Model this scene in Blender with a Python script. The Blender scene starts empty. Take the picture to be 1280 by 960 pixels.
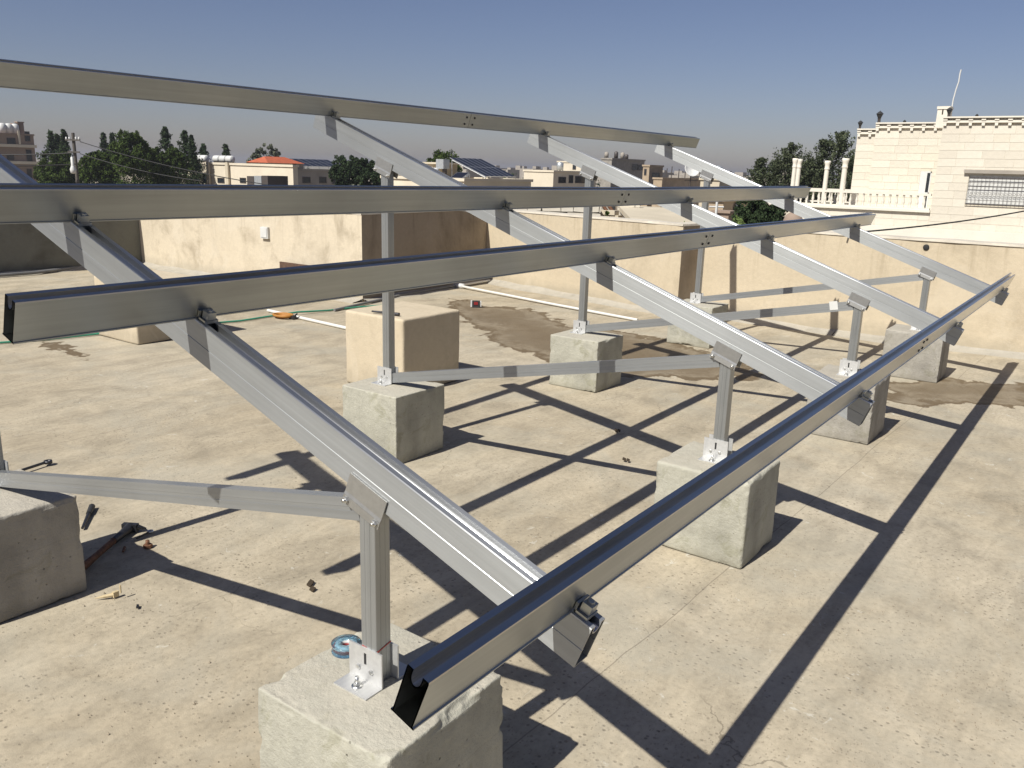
import bpy, math, random
import numpy as np
from mathutils import Vector, Matrix, noise
R_ = math.radians
random.seed(7)
scene = bpy.context.scene
col = scene.collection

# ------------------------------------------------------------------ camera
FPX = 1051.0
YAW, PITCH, ROLL = 0.623073, -0.250317, 0.028928
CAM = Vector((-1.2202, -1.2377, 1.5134))
FW = Vector((math.cos(PITCH)*math.cos(YAW), math.cos(PITCH)*math.sin(YAW), math.sin(PITCH)))
RT0 = Vector((math.sin(YAW), -math.cos(YAW), 0)); UP0 = RT0.cross(FW)
RT = math.cos(ROLL)*RT0 + math.sin(ROLL)*UP0
UP = -math.sin(ROLL)*RT0 + math.cos(ROLL)*UP0
cd = bpy.data.cameras.new('camera'); cam = bpy.data.objects.new('camera', cd); col.objects.link(cam)
cd.sensor_width = 36; cd.lens = 36*FPX/1280; cd.clip_start = .05; cd.clip_end = 9000
m = Matrix((RT, UP, -FW)).transposed().to_4x4(); m.translation = CAM
cam.matrix_world = m; scene.camera = cam

# ------------------------------------------------------------------ sky and sun
SUN_EL, SUN_AZ = R_(48.0), R_(174.0)           # azimuth the sun stands at, counter-clockwise from +X
SKY_STRENGTH = .047
SUN_STRENGTH = 4.9
w = bpy.data.worlds.new('World'); scene.world = w; w.use_nodes = True
wn = w.node_tree; bg = wn.nodes['Background']
sky = wn.nodes.new('ShaderNodeTexSky'); sky.sky_type = 'NISHITA'; sky.sun_disc = False
sky.sun_elevation = SUN_EL; sky.sun_rotation = math.atan2(math.cos(SUN_AZ), math.sin(SUN_AZ))
sky.altitude = 700; sky.air_density = 1.0; sky.dust_density = 1.2; sky.ozone_density = 1.5
tint = wn.nodes.new('ShaderNodeMix'); tint.data_type = 'RGBA'; tint.blend_type = 'MULTIPLY'; tint.inputs[0].default_value = 1
tint.inputs[7].default_value = (1.03, .955, 1.10, 1); wn.links.new(sky.outputs[0], tint.inputs[6])
wn.links.new(tint.outputs[2], bg.inputs[0]); bg.inputs[1].default_value = SKY_STRENGTH
sd = bpy.data.lights.new('sun', 'SUN'); sun = bpy.data.objects.new('sun', sd); col.objects.link(sun)
sd.energy = SUN_STRENGTH; sd.angle = R_(.55); sd.color = (1, .965, .885)
ldir = Vector((-math.cos(SUN_EL)*math.cos(SUN_AZ), -math.cos(SUN_EL)*math.sin(SUN_AZ), -math.sin(SUN_EL)))
sun.rotation_mode = 'QUATERNION'; sun.rotation_quaternion = ldir.to_track_quat('-Z', 'Y'); sun.location = (0, 0, 20)
vs = scene.view_settings; vs.view_transform = 'Standard'; vs.look = 'None'; vs.exposure = .40; vs.gamma = 1

# ------------------------------------------------------------------ pixel rays -> points in the place
def ray(u, v): return FW + RT*((u-640)/FPX) - UP*((v-480)/FPX)
def W(u, v, d): return CAM + ray(u, v)*d
def GX(u, v, x): r = ray(u, v); return CAM + r*((x-CAM.x)/r.x)
def GY(u, v, y): r = ray(u, v); return CAM + r*((y-CAM.y)/r.y)
def GZ(u, v, z=0.): r = ray(u, v); return CAM + r*((z-CAM.z)/r.z)

# ------------------------------------------------------------------ materials
MATS = {}
KA = .76          # real-world albedo level of the masonry and dust colours below
class NT:
    def __init__(s, name):
        s.m = bpy.data.materials.new(name); s.m.use_nodes = True; s.t = s.m.node_tree
        s.b = s.t.nodes['Principled BSDF']; MATS[name] = s.m
        s.tc = s.t.nodes.new('ShaderNodeTexCoord')
    def n(s, ty, **k):
        o = s.t.nodes.new(ty)
        for a, v in k.items(): setattr(o, a, v)
        return o
    def l(s, a, b): s.t.links.new(a, b)
    def noise(s, scale, detail=4, rough=.55, vec=None, dist=0, sc3=None):
        o = s.n('ShaderNodeTexNoise'); o.inputs['Scale'].default_value = scale
        o.inputs['Detail'].default_value = detail; o.inputs['Roughness'].default_value = rough
        o.inputs['Distortion'].default_value = dist
        src = vec or s.tc.outputs['Object']
        if sc3:
            mp = s.n('ShaderNodeMapping'); mp.inputs['Scale'].default_value = sc3; s.l(src, mp.inputs[0]); src = mp.outputs[0]
        s.l(src, o.inputs['Vector']); return o.outputs['Fac']
    def ramp(s, fac, stops):
        o = s.n('ShaderNodeValToRGB'); e = o.color_ramp.elements
        while len(e) > 1: e.remove(e[-1])
        e[0].position = stops[0][0]; e[0].color = (*(stops[0][1] if hasattr(stops[0][1], '__len__') else (stops[0][1],)*3), 1)
        for p, c in stops[1:]:
            q = e.new(p); q.color = (*(c if hasattr(c, '__len__') else (c,)*3), 1)
        s.l(fac, o.inputs[0]); return o.outputs[0]
    def mix(s, fac, a, b, mode='MIX'):
        o = s.n('ShaderNodeMix', data_type='RGBA', blend_type=mode)
        for i, v in ((0, fac), (6, a), (7, b)):
            if hasattr(v, 'links'): s.l(v, o.inputs[i])
            elif i == 0: o.inputs[0].default_value = v
            else: o.inputs[i].default_value = (*v, 1) if hasattr(v, '__len__') else (v, v, v, 1)
        return o.outputs[2]
    def math(s, op, a, b=0., c=None, clamp=False):
        o = s.n('ShaderNodeMath', operation=op, use_clamp=clamp)
        for i, v in enumerate((a, b) if c is None else (a, b, c)):
            if hasattr(v, 'links'): s.l(v, o.inputs[i])
            else: o.inputs[i].default_value = v
        return o.outputs[0]
    def bump(s, h, st, dist=.01):
        o = s.n('ShaderNodeBump'); o.inputs['Strength'].default_value = st; o.inputs['Distance'].default_value = dist
        s.l(h, o.inputs['Height']); s.l(o.outputs[0], s.b.inputs['Normal'])
    def set(s, **k):
        for a, v in k.items():
            i = s.b.inputs[a.replace('_', ' ')]
            if hasattr(v, 'links'): s.l(v, i)
            else: i.default_value = (*v, 1) if hasattr(v, '__len__') else v
        return s.m

def simple(name, c, rough=.6, metal=0, var=.12, scale=6, bump=0, bscale=40, **k):
    t = NT(name); c = tuple(x*(1 if metal or max(c) < .1 else KA) for x in c)
    f = t.noise(scale, 5)
    a = tuple(x*(1-var) for x in c); b = tuple(min(1, x*(1+var)) for x in c)
    t.set(Base_Color=t.ramp(f, [(.3, a), (.7, b)]), Roughness=rough, Metallic=metal, **k)
    if bump: t.bump(t.noise(bscale, 5), bump)
    return t.m

def metal(name, base, rough, aniso=.88, metallic=1.0, streak=.10):
    t = NT(name)
    vt = t.n('ShaderNodeVectorTransform', vector_type='VECTOR', convert_from='OBJECT', convert_to='WORLD')
    vt.inputs[0].default_value = (1, 0, 0)
    nrm = t.n('ShaderNodeNewGeometry')
    crs = t.n('ShaderNodeVectorMath', operation='CROSS_PRODUCT'); t.l(vt.outputs[0], crs.inputs[0]); t.l(nrm.outputs['Normal'], crs.inputs[1])
    t.l(crs.outputs[0], t.b.inputs['Tangent'])
    f = t.noise(60, 6, .65, sc3=(.02, 1, 1)); g = t.noise(3, 5, .6)
    hi = tuple(min(1, c*(1+streak)) for c in base); lo = tuple(c*(1-streak) for c in base)
    c = t.ramp(f, [(.3, lo), (.7, hi)])
    dirt = t.ramp(g, [(.42, 1.0), (.75, .88)])
    c = t.mix(1, c, dirt, 'MULTIPLY')
    rr = t.math('MULTIPLY_ADD', t.noise(5, 6, .6, sc3=(.3, 1, 1)), .14, rough-.07)
    t.set(Base_Color=c, Metallic=metallic, Roughness=rr, Anisotropic=aniso, Coat_Weight=.5, Coat_Roughness=.22)
    t.bump(t.noise(220, 3, .6, sc3=(.012, 1, 1)), .12, .0006)
    return t.m
metal('aluminium', (.39, .405, .40), .36)
metal('aluminium_plate', (.58, .58, .57), .50, .3, .6)
metal('rail_top_sheen', (.55, .53, .49), .34)  # lighter metal for rail tops, sky sheen put into the base colour
metal('rafter_top_sheen', (.44, .45, .46), .33)  # rafter tops: highlight and dark flange contrast put into a separate metal
metal('aluminium_matte', (.32, .332, .335), .42, .75, .60)
metal('aluminium_saddle', (.37, .37, .36), .45, .5, .7)
simple('zinc_bolt', (.62, .62, .60), .35, 1, .15, 90)
simple('recess_shade', (.02, .02, .02), .8)  # flat black standing in for the shade inside slots and holes
simple('red_marker', (.5, .05, .04), .6)
simple('white_sticker', (.75, .75, .72), .5)

# roof screed
def roof_mat():
    t = NT('roof_screed')
    big = t.noise(.55, 6, .6); mid = t.noise(3.2, 8, .65, dist=.6); fine = t.noise(45, 6, .7); grain = t.noise(260, 3, .6)
    c = t.ramp(big, [(.3, (.405, .335, .240)), (.5, (.455, .385, .285)), (.7, (.50, .43, .33))])
    c = t.mix(1, c, t.ramp(mid, [(.28, .74), (.5, .99), (.72, 1.13)]), 'MULTIPLY')
    # trowel sweeps
    sw = t.noise(4.5, 5, .6, dist=1.5, sc3=(.6, 2.2, 1)); c = t.mix(1, c, t.ramp(sw, [(.3, .89), (.6, 1.05)]), 'MULTIPLY')
    c = t.mix(1, c, t.ramp(fine, [(.28, .80), (.5, 1.0), (.75, 1.12)]), 'MULTIPLY')
    # dark pits
    vor = t.n('ShaderNodeTexVoronoi'); vor.inputs['Scale'].default_value = 40; vor.inputs['Randomness'].default_value = 1; t.l(t.tc.outputs['Object'], vor.inputs['Vector'])
    pitmask = t.math('MULTIPLY', t.ramp(vor.outputs['Distance'], [(.13, 1.0), (.24, 0.0)]), t.ramp(t.noise(2.3, 4), [(.42, 0.0), (.58, 1.0)]))
    v2 = t.n('ShaderNodeTexVoronoi'); v2.inputs['Scale'].default_value = 75; mp2 = t.n('ShaderNodeMapping'); mp2.inputs['Scale'].default_value = (.6, 1.3, 1); t.l(t.tc.outputs['Object'], mp2.inputs[0]); t.l(mp2.outputs[0], v2.inputs['Vector'])
    pit2 = t.math('MULTIPLY', t.ramp(v2.outputs['Distance'], [(.12, 1.0), (.24, 0.0)]), t.ramp(t.noise(1.7, 5), [(.45, 0.0), (.60, 1.0)]))
    pitmask = t.math('MAXIMUM', pitmask, t.math('MULTIPLY', pit2, .75))
    c = t.mix(t.math('MULTIPLY', pitmask, .62), c, (.17, .14, .10))
    # pale plaster splashes
    sp = t.noise(11, 8, .7, dist=.8); spm = t.math('MULTIPLY', t.ramp(sp, [(.625, 0.0), (.67, 1.0)]), t.ramp(t.noise(.8, 3), [(.42, 0.0), (.55, 1.0)]))
    c = t.mix(t.math('MULTIPLY', spm, .7), c, (.66, .62, .54))
    # arcs left by the trowel, fine cracks
    wv = t.n('ShaderNodeTexWave', wave_type='RINGS'); wv.inputs['Scale'].default_value = 1.1; wv.inputs['Distortion'].default_value = 9; wv.inputs['Detail'].default_value = 4; wv.inputs['Detail Scale'].default_value = .9; t.l(t.tc.outputs['Object'], wv.inputs['Vector'])
    c = t.mix(1, c, t.ramp(wv.outputs['Fac'], [(.1, .955), (.5, 1.0), (.95, 1.035)]), 'MULTIPLY')
    ck = t.n('ShaderNodeTexVoronoi', feature='DISTANCE_TO_EDGE'); ck.inputs['Scale'].default_value = .42
    va = t.n('ShaderNodeVectorMath', operation='ADD'); nv = t.n('ShaderNodeTexNoise'); nv.inputs['Scale'].default_value = 2.2; nv.inputs['Detail'].default_value = 8; t.l(t.tc.outputs['Object'], nv.inputs['Vector'])
    sc_ = t.n('ShaderNodeVectorMath', operation='SCALE'); sc_.inputs['Scale'].default_value = .55; t.l(nv.outputs['Color'], sc_.inputs[0]); t.l(t.tc.outputs['Object'], va.inputs[0]); t.l(sc_.outputs[0], va.inputs[1]); t.l(va.outputs[0], ck.inputs['Vector'])
    ckm = t.math('MULTIPLY', t.math('LESS_THAN', ck.outputs['Distance'], .0009), t.ramp(t.noise(.9, 3), [(.5, 0.0), (.56, .6)]))
    c = t.mix(ckm, c, (.17, .14, .10))
    # scratches and pale drag marks
    scr = t.noise(9, 6, .7, sc3=(.25, 3.2, 1)); c = t.mix(t.math('MULTIPLY', t.ramp(scr, [(.66, 0.0), (.72, 1.0)]), .35), c, (.62, .58, .49))
    # grey cement film
    gm = t.ramp(t.noise(1.4, 6, .65, dist=.7), [(.48, 0.0), (.66, 1.0)])
    c = t.mix(t.math('MULTIPLY', gm, .42), c, (.40, .375, .315))
    # old damp areas (shape carried by the mesh)
    at = t.n('ShaderNodeAttribute', attribute_name='damp')
    dn = t.math('ADD', at.outputs['Fac'], t.math('MULTIPLY', t.math('SUBTRACT', t.noise(3.6, 7, .62, dist=.5), .5), .75))
    dm = t.ramp(dn, [(.0, 0.0), (.02, 1.0), (.07, .95), (.13, .58), (.25, .80), (.6, .9)])
    rg_ = t.noise(1.9, 5, .6, dist=.8); ring_ = t.math('MULTIPLY', t.ramp(t.math('ABSOLUTE', t.math('SUBTRACT', rg_, .5)), [(.0, 1.0), (.035, 0.0)]), t.math('GREATER_THAN', dn, .05))
    c = t.mix(t.math('MULTIPLY', ring_, .45), c, (.17, .125, .08))
    c = t.mix(dm, c, t.mix(.5, (.125, .088, .05), (.18, .13, .078)))
    # hairline joints
    sep = t.n('ShaderNodeSeparateXYZ'); t.l(t.tc.outputs['Object'], sep.inputs[0])
    wob = t.math('MULTIPLY', t.math('SUBTRACT', t.noise(1.2, 4), .5), .05)
    jm = None
    for y0, sl in ((3.32, -.03), (-.10, -.035), (-3.3, 0)):
        d = t.math('ABSOLUTE', t.math('SUBTRACT', t.math('ADD', sep.outputs[1], wob), t.math('MULTIPLY_ADD', sep.outputs[0], sl, y0)))
        j = t.math('LESS_THAN', d, .0022); jm = j if jm is None else t.math('MAXIMUM', jm, j)
    c = t.mix(t.math('MULTIPLY', jm, .5), c, (.16, .13, .10))
    c = t.mix(1, c, (KA*1.09, KA*1.11, KA*1.10), 'MULTIPLY')
    rough = t.math('SUBTRACT', .88, t.math('MULTIPLY', dm, .22))
    t.set(Base_Color=c, Roughness=rough, Specular_IOR_Level=.3)
    h = t.math('ADD', t.math('MULTIPLY', fine, .5), t.math('ADD', t.math('MULTIPLY', grain, .3), t.math('SUBTRACT', t.math('MULTIPLY', mid, .8), t.math('MULTIPLY', pitmask, .6))))
    t.bump(h, .45, .006)
roof_mat()

def plaster(name, c, stain=.35, sc=1.6):
    t = NT(name); c = tuple(x*KA for x in c)
    a = t.noise(sc, 8, .65, dist=.4)
    v = t.noise(2.2, 6, .6, sc3=(1, 1, .8))
    cc = t.ramp(t.noise(.7, 5), [(.3, tuple(x*.92 for x in c)), (.7, tuple(min(1, x*1.06) for x in c))])
    cc = t.mix(1, cc, t.ramp(t.noise(25, 6, .7), [(.25, .92), (.6, 1.03)]), 'MULTIPLY')
    msk = t.math('MULTIPLY', t.ramp(a, [(.50, 0.0), (.70, 1.0)]), t.ramp(v, [(.35, .25), (.65, 1.0)]))
    cc = t.mix(t.math('MULTIPLY', msk, stain), cc, (c[0]*.45, c[1]*.42, c[2]*.38))
    sep = t.n('ShaderNodeSeparateXYZ'); t.l(t.tc.outputs['Object'], sep.inputs[0])
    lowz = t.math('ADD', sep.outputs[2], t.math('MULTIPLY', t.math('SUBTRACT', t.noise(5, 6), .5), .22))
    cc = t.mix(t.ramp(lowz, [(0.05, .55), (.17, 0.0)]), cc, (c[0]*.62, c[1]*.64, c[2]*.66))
    st_ = t.noise(3.2, 6, .65, sc3=(3, 3, .22)); tz_ = t.ramp(sep.outputs[2], [(.35, 0.0), (.95, 1.0)])
    cc = t.mix(t.math('MULTIPLY', t.math('MULTIPLY', t.ramp(st_, [(.52, 0.0), (.66, 1.0)]), tz_), .45), cc, (c[0]*.5, c[1]*.47, c[2]*.42))
    pk = t.noise(1.3, 8, .7, dist=1.2); cc = t.mix(t.math('MULTIPLY', t.ramp(pk, [(.55, 0.0), (.58, 1.0)]), .22), cc, (c[0]*1.08, c[1]*1.12, c[2]*1.2))
    t.set(Base_Color=cc, Roughness=.9, Specular_IOR_Level=.25)
    t.bump(t.math('ADD', t.noise(14, 6, .65), t.math('MULTIPLY', t.noise(90, 4), .35)), .5, .008)
plaster('peach_plaster', (.66, .562, .41), .45)
plaster('pale_plaster', (.71, .62, .475), .85, 2.6)
plaster('shaded_plaster', (.38, .315, .24), .8, 1.1)  # stained plaster for faces turned from the sun, shade put into the colour
plaster('dark_shaded_plaster', (.205, .205, .178), .9, 1.7)  # darkest stained copy for the back left wall, its shade in the colour
simple('wall_cap', (.68, .62, .52), .9, 0, .15, 5, .5, 30)

def concrete(name, c, pits=.5):
    t = NT(name); c = tuple(x*KA for x in c)
    a = t.noise(5, 7, .6, dist=.4)
    cc = t.ramp(a, [(.28, tuple(x*.78 for x in c)), (.5, c), (.72, tuple(min(1, x*1.15) for x in c))])
    cc = t.mix(t.math('MULTIPLY', t.ramp(t.noise(9, 7, .65, dist=1), [(.56, 0.0), (.66, 1.0)]), .5), cc, (c[0]*.62, c[1]*.62, c[2]*.5))
    cc = t.mix(t.math('MULTIPLY', t.ramp(t.noise(3.5, 5, .6), [(.5, 0.0), (.66, 1.0)]), .55), cc, (c[0]*1.2, c[1]*1.18, c[2]*1.15))
    vor = t.n('ShaderNodeTexVoronoi'); vor.inputs['Scale'].default_value = 38; t.l(t.tc.outputs['Object'], vor.inputs['Vector'])
    pm = t.math('MULTIPLY', t.ramp(vor.outputs['Distance'], [(.07, 1.0), (.15, 0.0)]), t.ramp(t.noise(7, 3), [(.5, 0.0), (.6, 1.0)]))
    cc = t.mix(t.math('MULTIPLY', pm, .6), cc, (.09, .085, .07))
    sz = t.n('ShaderNodeSeparateXYZ'); t.l(t.tc.outputs['Object'], sz.inputs[0])
    fl_ = t.math('LESS_THAN', t.math('ABSOLUTE', t.math('SUBTRACT', t.math('ADD', sz.outputs[2], t.math('MULTIPLY', t.noise(4, 3), .03)), .235)), .0016)
    cc = t.mix(t.math('MULTIPLY', fl_, .14), cc, (.16, .15, .12))
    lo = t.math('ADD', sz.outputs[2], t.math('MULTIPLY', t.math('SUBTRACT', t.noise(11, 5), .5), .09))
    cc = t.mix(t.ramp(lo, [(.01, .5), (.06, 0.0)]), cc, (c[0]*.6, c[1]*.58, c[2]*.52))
    cc = t.mix(1, cc, t.ramp(t.noise(8, 6, .65, sc3=(1, 1, .25)), [(.3, .84), (.6, 1.05)]), 'MULTIPLY')
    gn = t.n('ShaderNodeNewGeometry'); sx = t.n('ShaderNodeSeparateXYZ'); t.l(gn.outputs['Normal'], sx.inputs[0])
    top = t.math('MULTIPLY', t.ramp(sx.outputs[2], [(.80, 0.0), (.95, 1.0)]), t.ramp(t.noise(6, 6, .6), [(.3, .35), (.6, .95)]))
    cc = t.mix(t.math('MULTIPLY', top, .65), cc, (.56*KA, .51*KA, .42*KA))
    t.set(Base_Color=cc, Roughness=.92, Specular_IOR_Level=.25)
    t.bump(t.math('SUBTRACT', t.math('ADD', t.noise(30, 6, .7), t.math('MULTIPLY', a, .8)), t.math('MULTIPLY', pm, pits)), .7, .010)
concrete('cast_concrete', (.49, .475, .395))
concrete('grey_concrete', (.42, .395, .345))
simple('white_pvc', (.80, .79, .74), .4, 0, .05)
simple('grey_pipe', (.20, .20, .20), .5)
simple('green_hose', (.05, .30, .19), .45)
simple('orange_strap', (.50, .22, .04), .6)
simple('rusty_steel', (.16, .075, .04), .75, .3, .4, 60, .4)
simple('dark_steel', (.07, .07, .075), .45, .8, .2, 40)
simple('wood', (.42, .28, .13), .75, 0, .3, 50)
simple('cardboard', (.13, .075, .05), .9, 0, .4, 20, .4)
simple('pale_wood', (.62, .50, .30), .8, 0, .2, 50)
simple('red_plastic', (.30, .02, .02), .5)
simple('white_plastic', (.75, .75, .73), .45)
simple('stone_chip', (.36, .30, .22), .9, 0, .5, 200)
simple('leaf_dry', (.05, .035, .02), .9)
simple('black_rubber', (.025, .025, .025), .6)
simple('concrete_block_far', (.36, .33, .29), .9, 0, .2, 2)
simple('cable_black', (.02, .02, .02), .6)
simple('pole_wood', (.08, .07, .06), .8)
simple('white_paint', (.74, .74, .72), .5, 0, .05)
simple('tank_metal', (.45, .47, .48), .45, .6, .1)
simple('tile_red', (.50, .12, .05), .7, 0, .2, 3)
simple('window_glass', (.02, .025, .03), .12)
simple('dark_frame', (.06, .05, .045), .5)
simple('pv_glass', (.008, .009, .016), .35)
simple('pv_frame', (.55, .56, .57), .35, .8)
simple('brown_render', (.36, .27, .21), .9, 0, .12, .6)
simple('cream_render', (.80, .71, .56), .9, 0, .08, .5)
simple('shade_stone', (.40, .36, .31), .9, 0, .15, .8)
simple('lime_stone', (.66, .58, .44), .9, 0, .12, .6, .3, 4)
simple('tan_stone', (.46, .36, .25), .9, 0, .2, .8)
simple('bare_earth', (.33, .26, .18), .95, 0, .2, .3)
simple('trunk_bark', (.10, .075, .05), .95, 0, .3, 8)
def reel():
    t = NT('blue_clear_plastic'); t.set(Base_Color=(.45, .75, .92), Roughness=.10, Transmission_Weight=.92, IOR=1.3)
reel()
def villa_mat():
    t = NT('villa_stone'); oi = t.n('ShaderNodeObjectInfo')
    c = t.ramp(oi.outputs['Random'], [(0, (.76, .70, .59)), (.35, (.79, .73, .615)), (.7, (.83, .775, .66)), (1, (.80, .735, .61))])
    c = t.mix(1, c, t.ramp(t.noise(3, 6, .6), [(.3, .93*KA), (.7, 1.04*KA)]), 'MULTIPLY')
    t.set(Base_Color=c, Roughness=.9, Specular_IOR_Level=.2); t.bump(t.noise(14, 5), .4, .01)
villa_mat()
simple('villa_trim', (.86, .81, .70), .85, 0, .06, 1)
simple('villa_joint', (.74, .67, .54), .95, 0, .1, 2)
def leaf(name, lo, hi, tr=.12):
    t = NT(name); g = t.n('ShaderNodeNewGeometry')
    c = t.ramp(g.outputs['Random Per Island'], [(0, lo), (.6, tuple((a+b)/2 for a, b in zip(lo, hi))), (1, hi)])
    c = t.mix(1, c, t.ramp(t.noise(.5, 3), [(.3, .75), (.7, 1.2)]), 'MULTIPLY')
    t.set(Base_Color=c, Roughness=.85, Specular_IOR_Level=.08)
leaf('leaf_conifer', (.018, .032, .014), (.048, .070, .032))
leaf('leaf_broad', (.026, .045, .010), (.070, .100, .026))
leaf('leaf_grey', (.07, .08, .055), (.15, .16, .11))
leaf('leaf_cypress', (.030, .042, .022), (.10, .115, .065))
leaf('leaf_bush', (.07, .11, .03), (.17, .22, .08))
def town_ground():
    t = NT('town_ground')
    c = t.ramp(t.noise(.02, 8, .6), [(.3, (.20, .17, .11)), (.5, (.30, .25, .18)), (.62, (.10, .12, .06)), (.75, (.33, .28, .21))])
    c = t.mix(1, c, t.ramp(t.noise(.3, 6), [(.3, .8), (.7, 1.1)]), 'MULTIPLY')
    t.set(Base_Color=c, Roughness=.95)
town_ground()

# ------------------------------------------------------------------ mesh builder
ORG = {}
def reg(o, parent, Mw):
    ORG[o.name] = Mw
    if parent is not None:
        o.parent = parent; o.matrix_basis = ORG[parent.name].inverted() @ Mw
    else: o.matrix_basis = Mw
    return o
def tag(o, label=None, cat=None, group=None, kind=None):
    for k, v in (('label', label), ('category', cat), ('group', group), ('kind', kind)):
        if v: o[k] = v
    return o
def empty(name, loc, label, cat, group=None):
    o = bpy.data.objects.new(name, None); o.empty_display_size = .1; col.objects.link(o)
    reg(o, None, Matrix.Translation(loc)); return tag(o, label, cat, group)
class MB:
    def __init__(s): s.v = []; s.f = []; s.sm = []
    def add(s, vs, fs, smooth=False):
        b = len(s.v); s.v += [tuple(x) for x in vs]; s.f += [tuple(b+i for i in f) for f in fs]; s.sm += [smooth]*len(fs); return s
    def obox(s, c, ax, ay, az):   # centre, half axes
        c, ax, ay, az = map(Vector, (c, ax, ay, az))
        vs = [c+i*ax+j*ay+k*az for i in (-1, 1) for j in (-1, 1) for k in (-1, 1)]
        return s.add(vs, [(0, 1, 3, 2), (4, 6, 7, 5), (0, 4, 5, 1), (2, 3, 7, 6), (0, 2, 6, 4), (1, 5, 7, 3)])
    def box(s, a, b):
        a, b = Vector(a), Vector(b); h = (b-a)/2
        return s.obox((a+b)/2, (h.x, 0, 0), (0, h.y, 0), (0, 0, h.z))
    def tube(s, pts, r, seg=8, cap=True):
        pts = [Vector(p) for p in pts]; n = len(pts); rr = r if hasattr(r, '__len__') else [r]*n; vs = []; fs = []
        for i, p in enumerate(pts):
            d = (pts[min(i+1, n-1)]-pts[max(i-1, 0)]).normalized()
            a = d.cross(Vector((0, 0, 1)) if abs(d.z) < .9 else Vector((1, 0, 0))).normalized(); b = d.cross(a)
            vs += [p+(a*math.cos(2*math.pi*k/seg)+b*math.sin(2*math.pi*k/seg))*rr[i] for k in range(seg)]
        for i in range(n-1):
            for k in range(seg): fs.append((i*seg+k, i*seg+(k+1) % seg, (i+1)*seg+(k+1) % seg, (i+1)*seg+k))
        s.add(vs, fs, True)
        if cap: s.add([vs[k] for k in range(seg)], [tuple(range(seg))]); s.add([vs[(n-1)*seg+k] for k in range(seg)], [tuple(range(seg-1, -1, -1))])
        return s
    def lathe(s, c, prof, seg=16, axis=(0, 0, 1), smooth=True):
        c = Vector(c); ax = Vector(axis).normalized(); a = ax.cross(Vector((0, 0, 1)) if abs(ax.z) < .9 else Vector((1, 0, 0))).normalized(); b = ax.cross(a)
        vs = []; n = len(prof)
        for r, h in prof: vs += [c+ax*h+(a*math.cos(2*math.pi*k/seg)+b*math.sin(2*math.pi*k/seg))*r for k in range(seg)]
        fs = [(i*seg+k, i*seg+(k+1) % seg, (i+1)*seg+(k+1) % seg, (i+1)*seg+k) for i in range(n-1) for k in range(seg)]
        return s.add(vs, fs, smooth)
    def hexbolt(s, c, axis, r=.007, h=.005, stud=0, sr=None):
        s.lathe(c, [(0, 0), (r, 0), (r, h), (r*.85, h*1.15), (0, h*1.15)], 6, axis, False)
        if stud: s.lathe(Vector(c), [(0, 0), (sr or r*.5, 0), (sr or r*.5, stud), (0, stud)], 8, axis)
        return s
    def prism(s, poly, z0, z1):
        n = len(poly); vs = [(x, y, z0) for x, y in poly]+[(x, y, z1) for x, y in poly]
        return s.add(vs, [tuple(range(n-1, -1, -1)), tuple(range(n, 2*n))]+[(i, (i+1) % n, n+(i+1) % n, n+i) for i in range(n)])
    def build(s, name, mat, parent=None, origin=None, M=None):
        if M is None:
            a = np.array(s.v)
            o3 = Vector(origin) if origin is not None else Vector(((a[:, 0].min()+a[:, 0].max())/2, (a[:, 1].min()+a[:, 1].max())/2, a[:, 2].min()))
            vs = (a-np.array(o3)).tolist(); M = Matrix.Translation(o3)
        else: vs = s.v
        me = bpy.data.meshes.new(name); me.from_pydata(vs, [], s.f); me.polygons.foreach_set('use_smooth', s.sm)
        me.materials.append(MATS[mat]); me.update()
        o = bpy.data.objects.new(name, me); col.objects.link(o)
        return reg(o, parent, M)
def inst(src, name, parent, M):
    o = src.copy(); o.name = name; col.objects.link(o); o.parent = None
    for k in list(o.keys()): del o[k]
    return reg(o, parent, M)

# ------------------------------------------------------------------ GROUND AND OWN ROOF
gb = MB(); gb.add([(-3000, -3000, -7), (3000, -3000, -7), (3000, 3000, -7), (-3000, 3000, -7)], [(0, 1, 2, 3)])
tag(gb.build('ground', 'town_ground'), kind='structure')
H = .365                                              # height of the cast blocks
WALL = [(-9, 10.45), (5.62, 10.42), (5.50, 5.72), (7.97, 5.86), (7.27, 2.66), (7.62, 2.60), (7.45, 1.0), (7.58, -7)]
roofpoly = WALL + [(-9, -7)]
def inside(x, y, poly):
    c = False; n = len(poly)
    for i in range(n):
        (x1, y1), (x2, y2) = poly[i], poly[i-1]
        if (y1 > y) != (y2 > y) and x < (x2-x1)*(y-y1)/(y2-y1)+x1: c = not c
    return c
def sdist(x, y, poly):
    d = 9e9; n = len(poly)
    for i in range(n):
        (x1, y1), (x2, y2) = poly[i-1], poly[i]
        dx, dy = x2-x1, y2-y1; t = max(0, min(1, ((x-x1)*dx+(y-y1)*dy)/(dx*dx+dy*dy)))
        d = min(d, math.hypot(x-x1-t*dx, y-y1-t*dy))
    return d if inside(x, y, poly) else -d
def g2(*uv): return [tuple(GZ(u, v)[:2]) for u, v in uv]
DAMP = [g2((556, 372), (575, 402), (602, 409), (624, 434), (652, 438), (680, 452), (760, 478), (800, 472), (900, 474), (955, 470), (930, 452), (850, 430), (790, 414), (718, 408), (690, 396), (674, 387), (641, 384), (607, 384), (585, 374)),
        g2((1100, 478), (1180, 473), (1300, 481), (1300, 511), (1210, 503), (1150, 507), (1105, 503)),
        g2((48, 426), (75, 430), (118, 447), (108, 450), (60, 434))]
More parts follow.
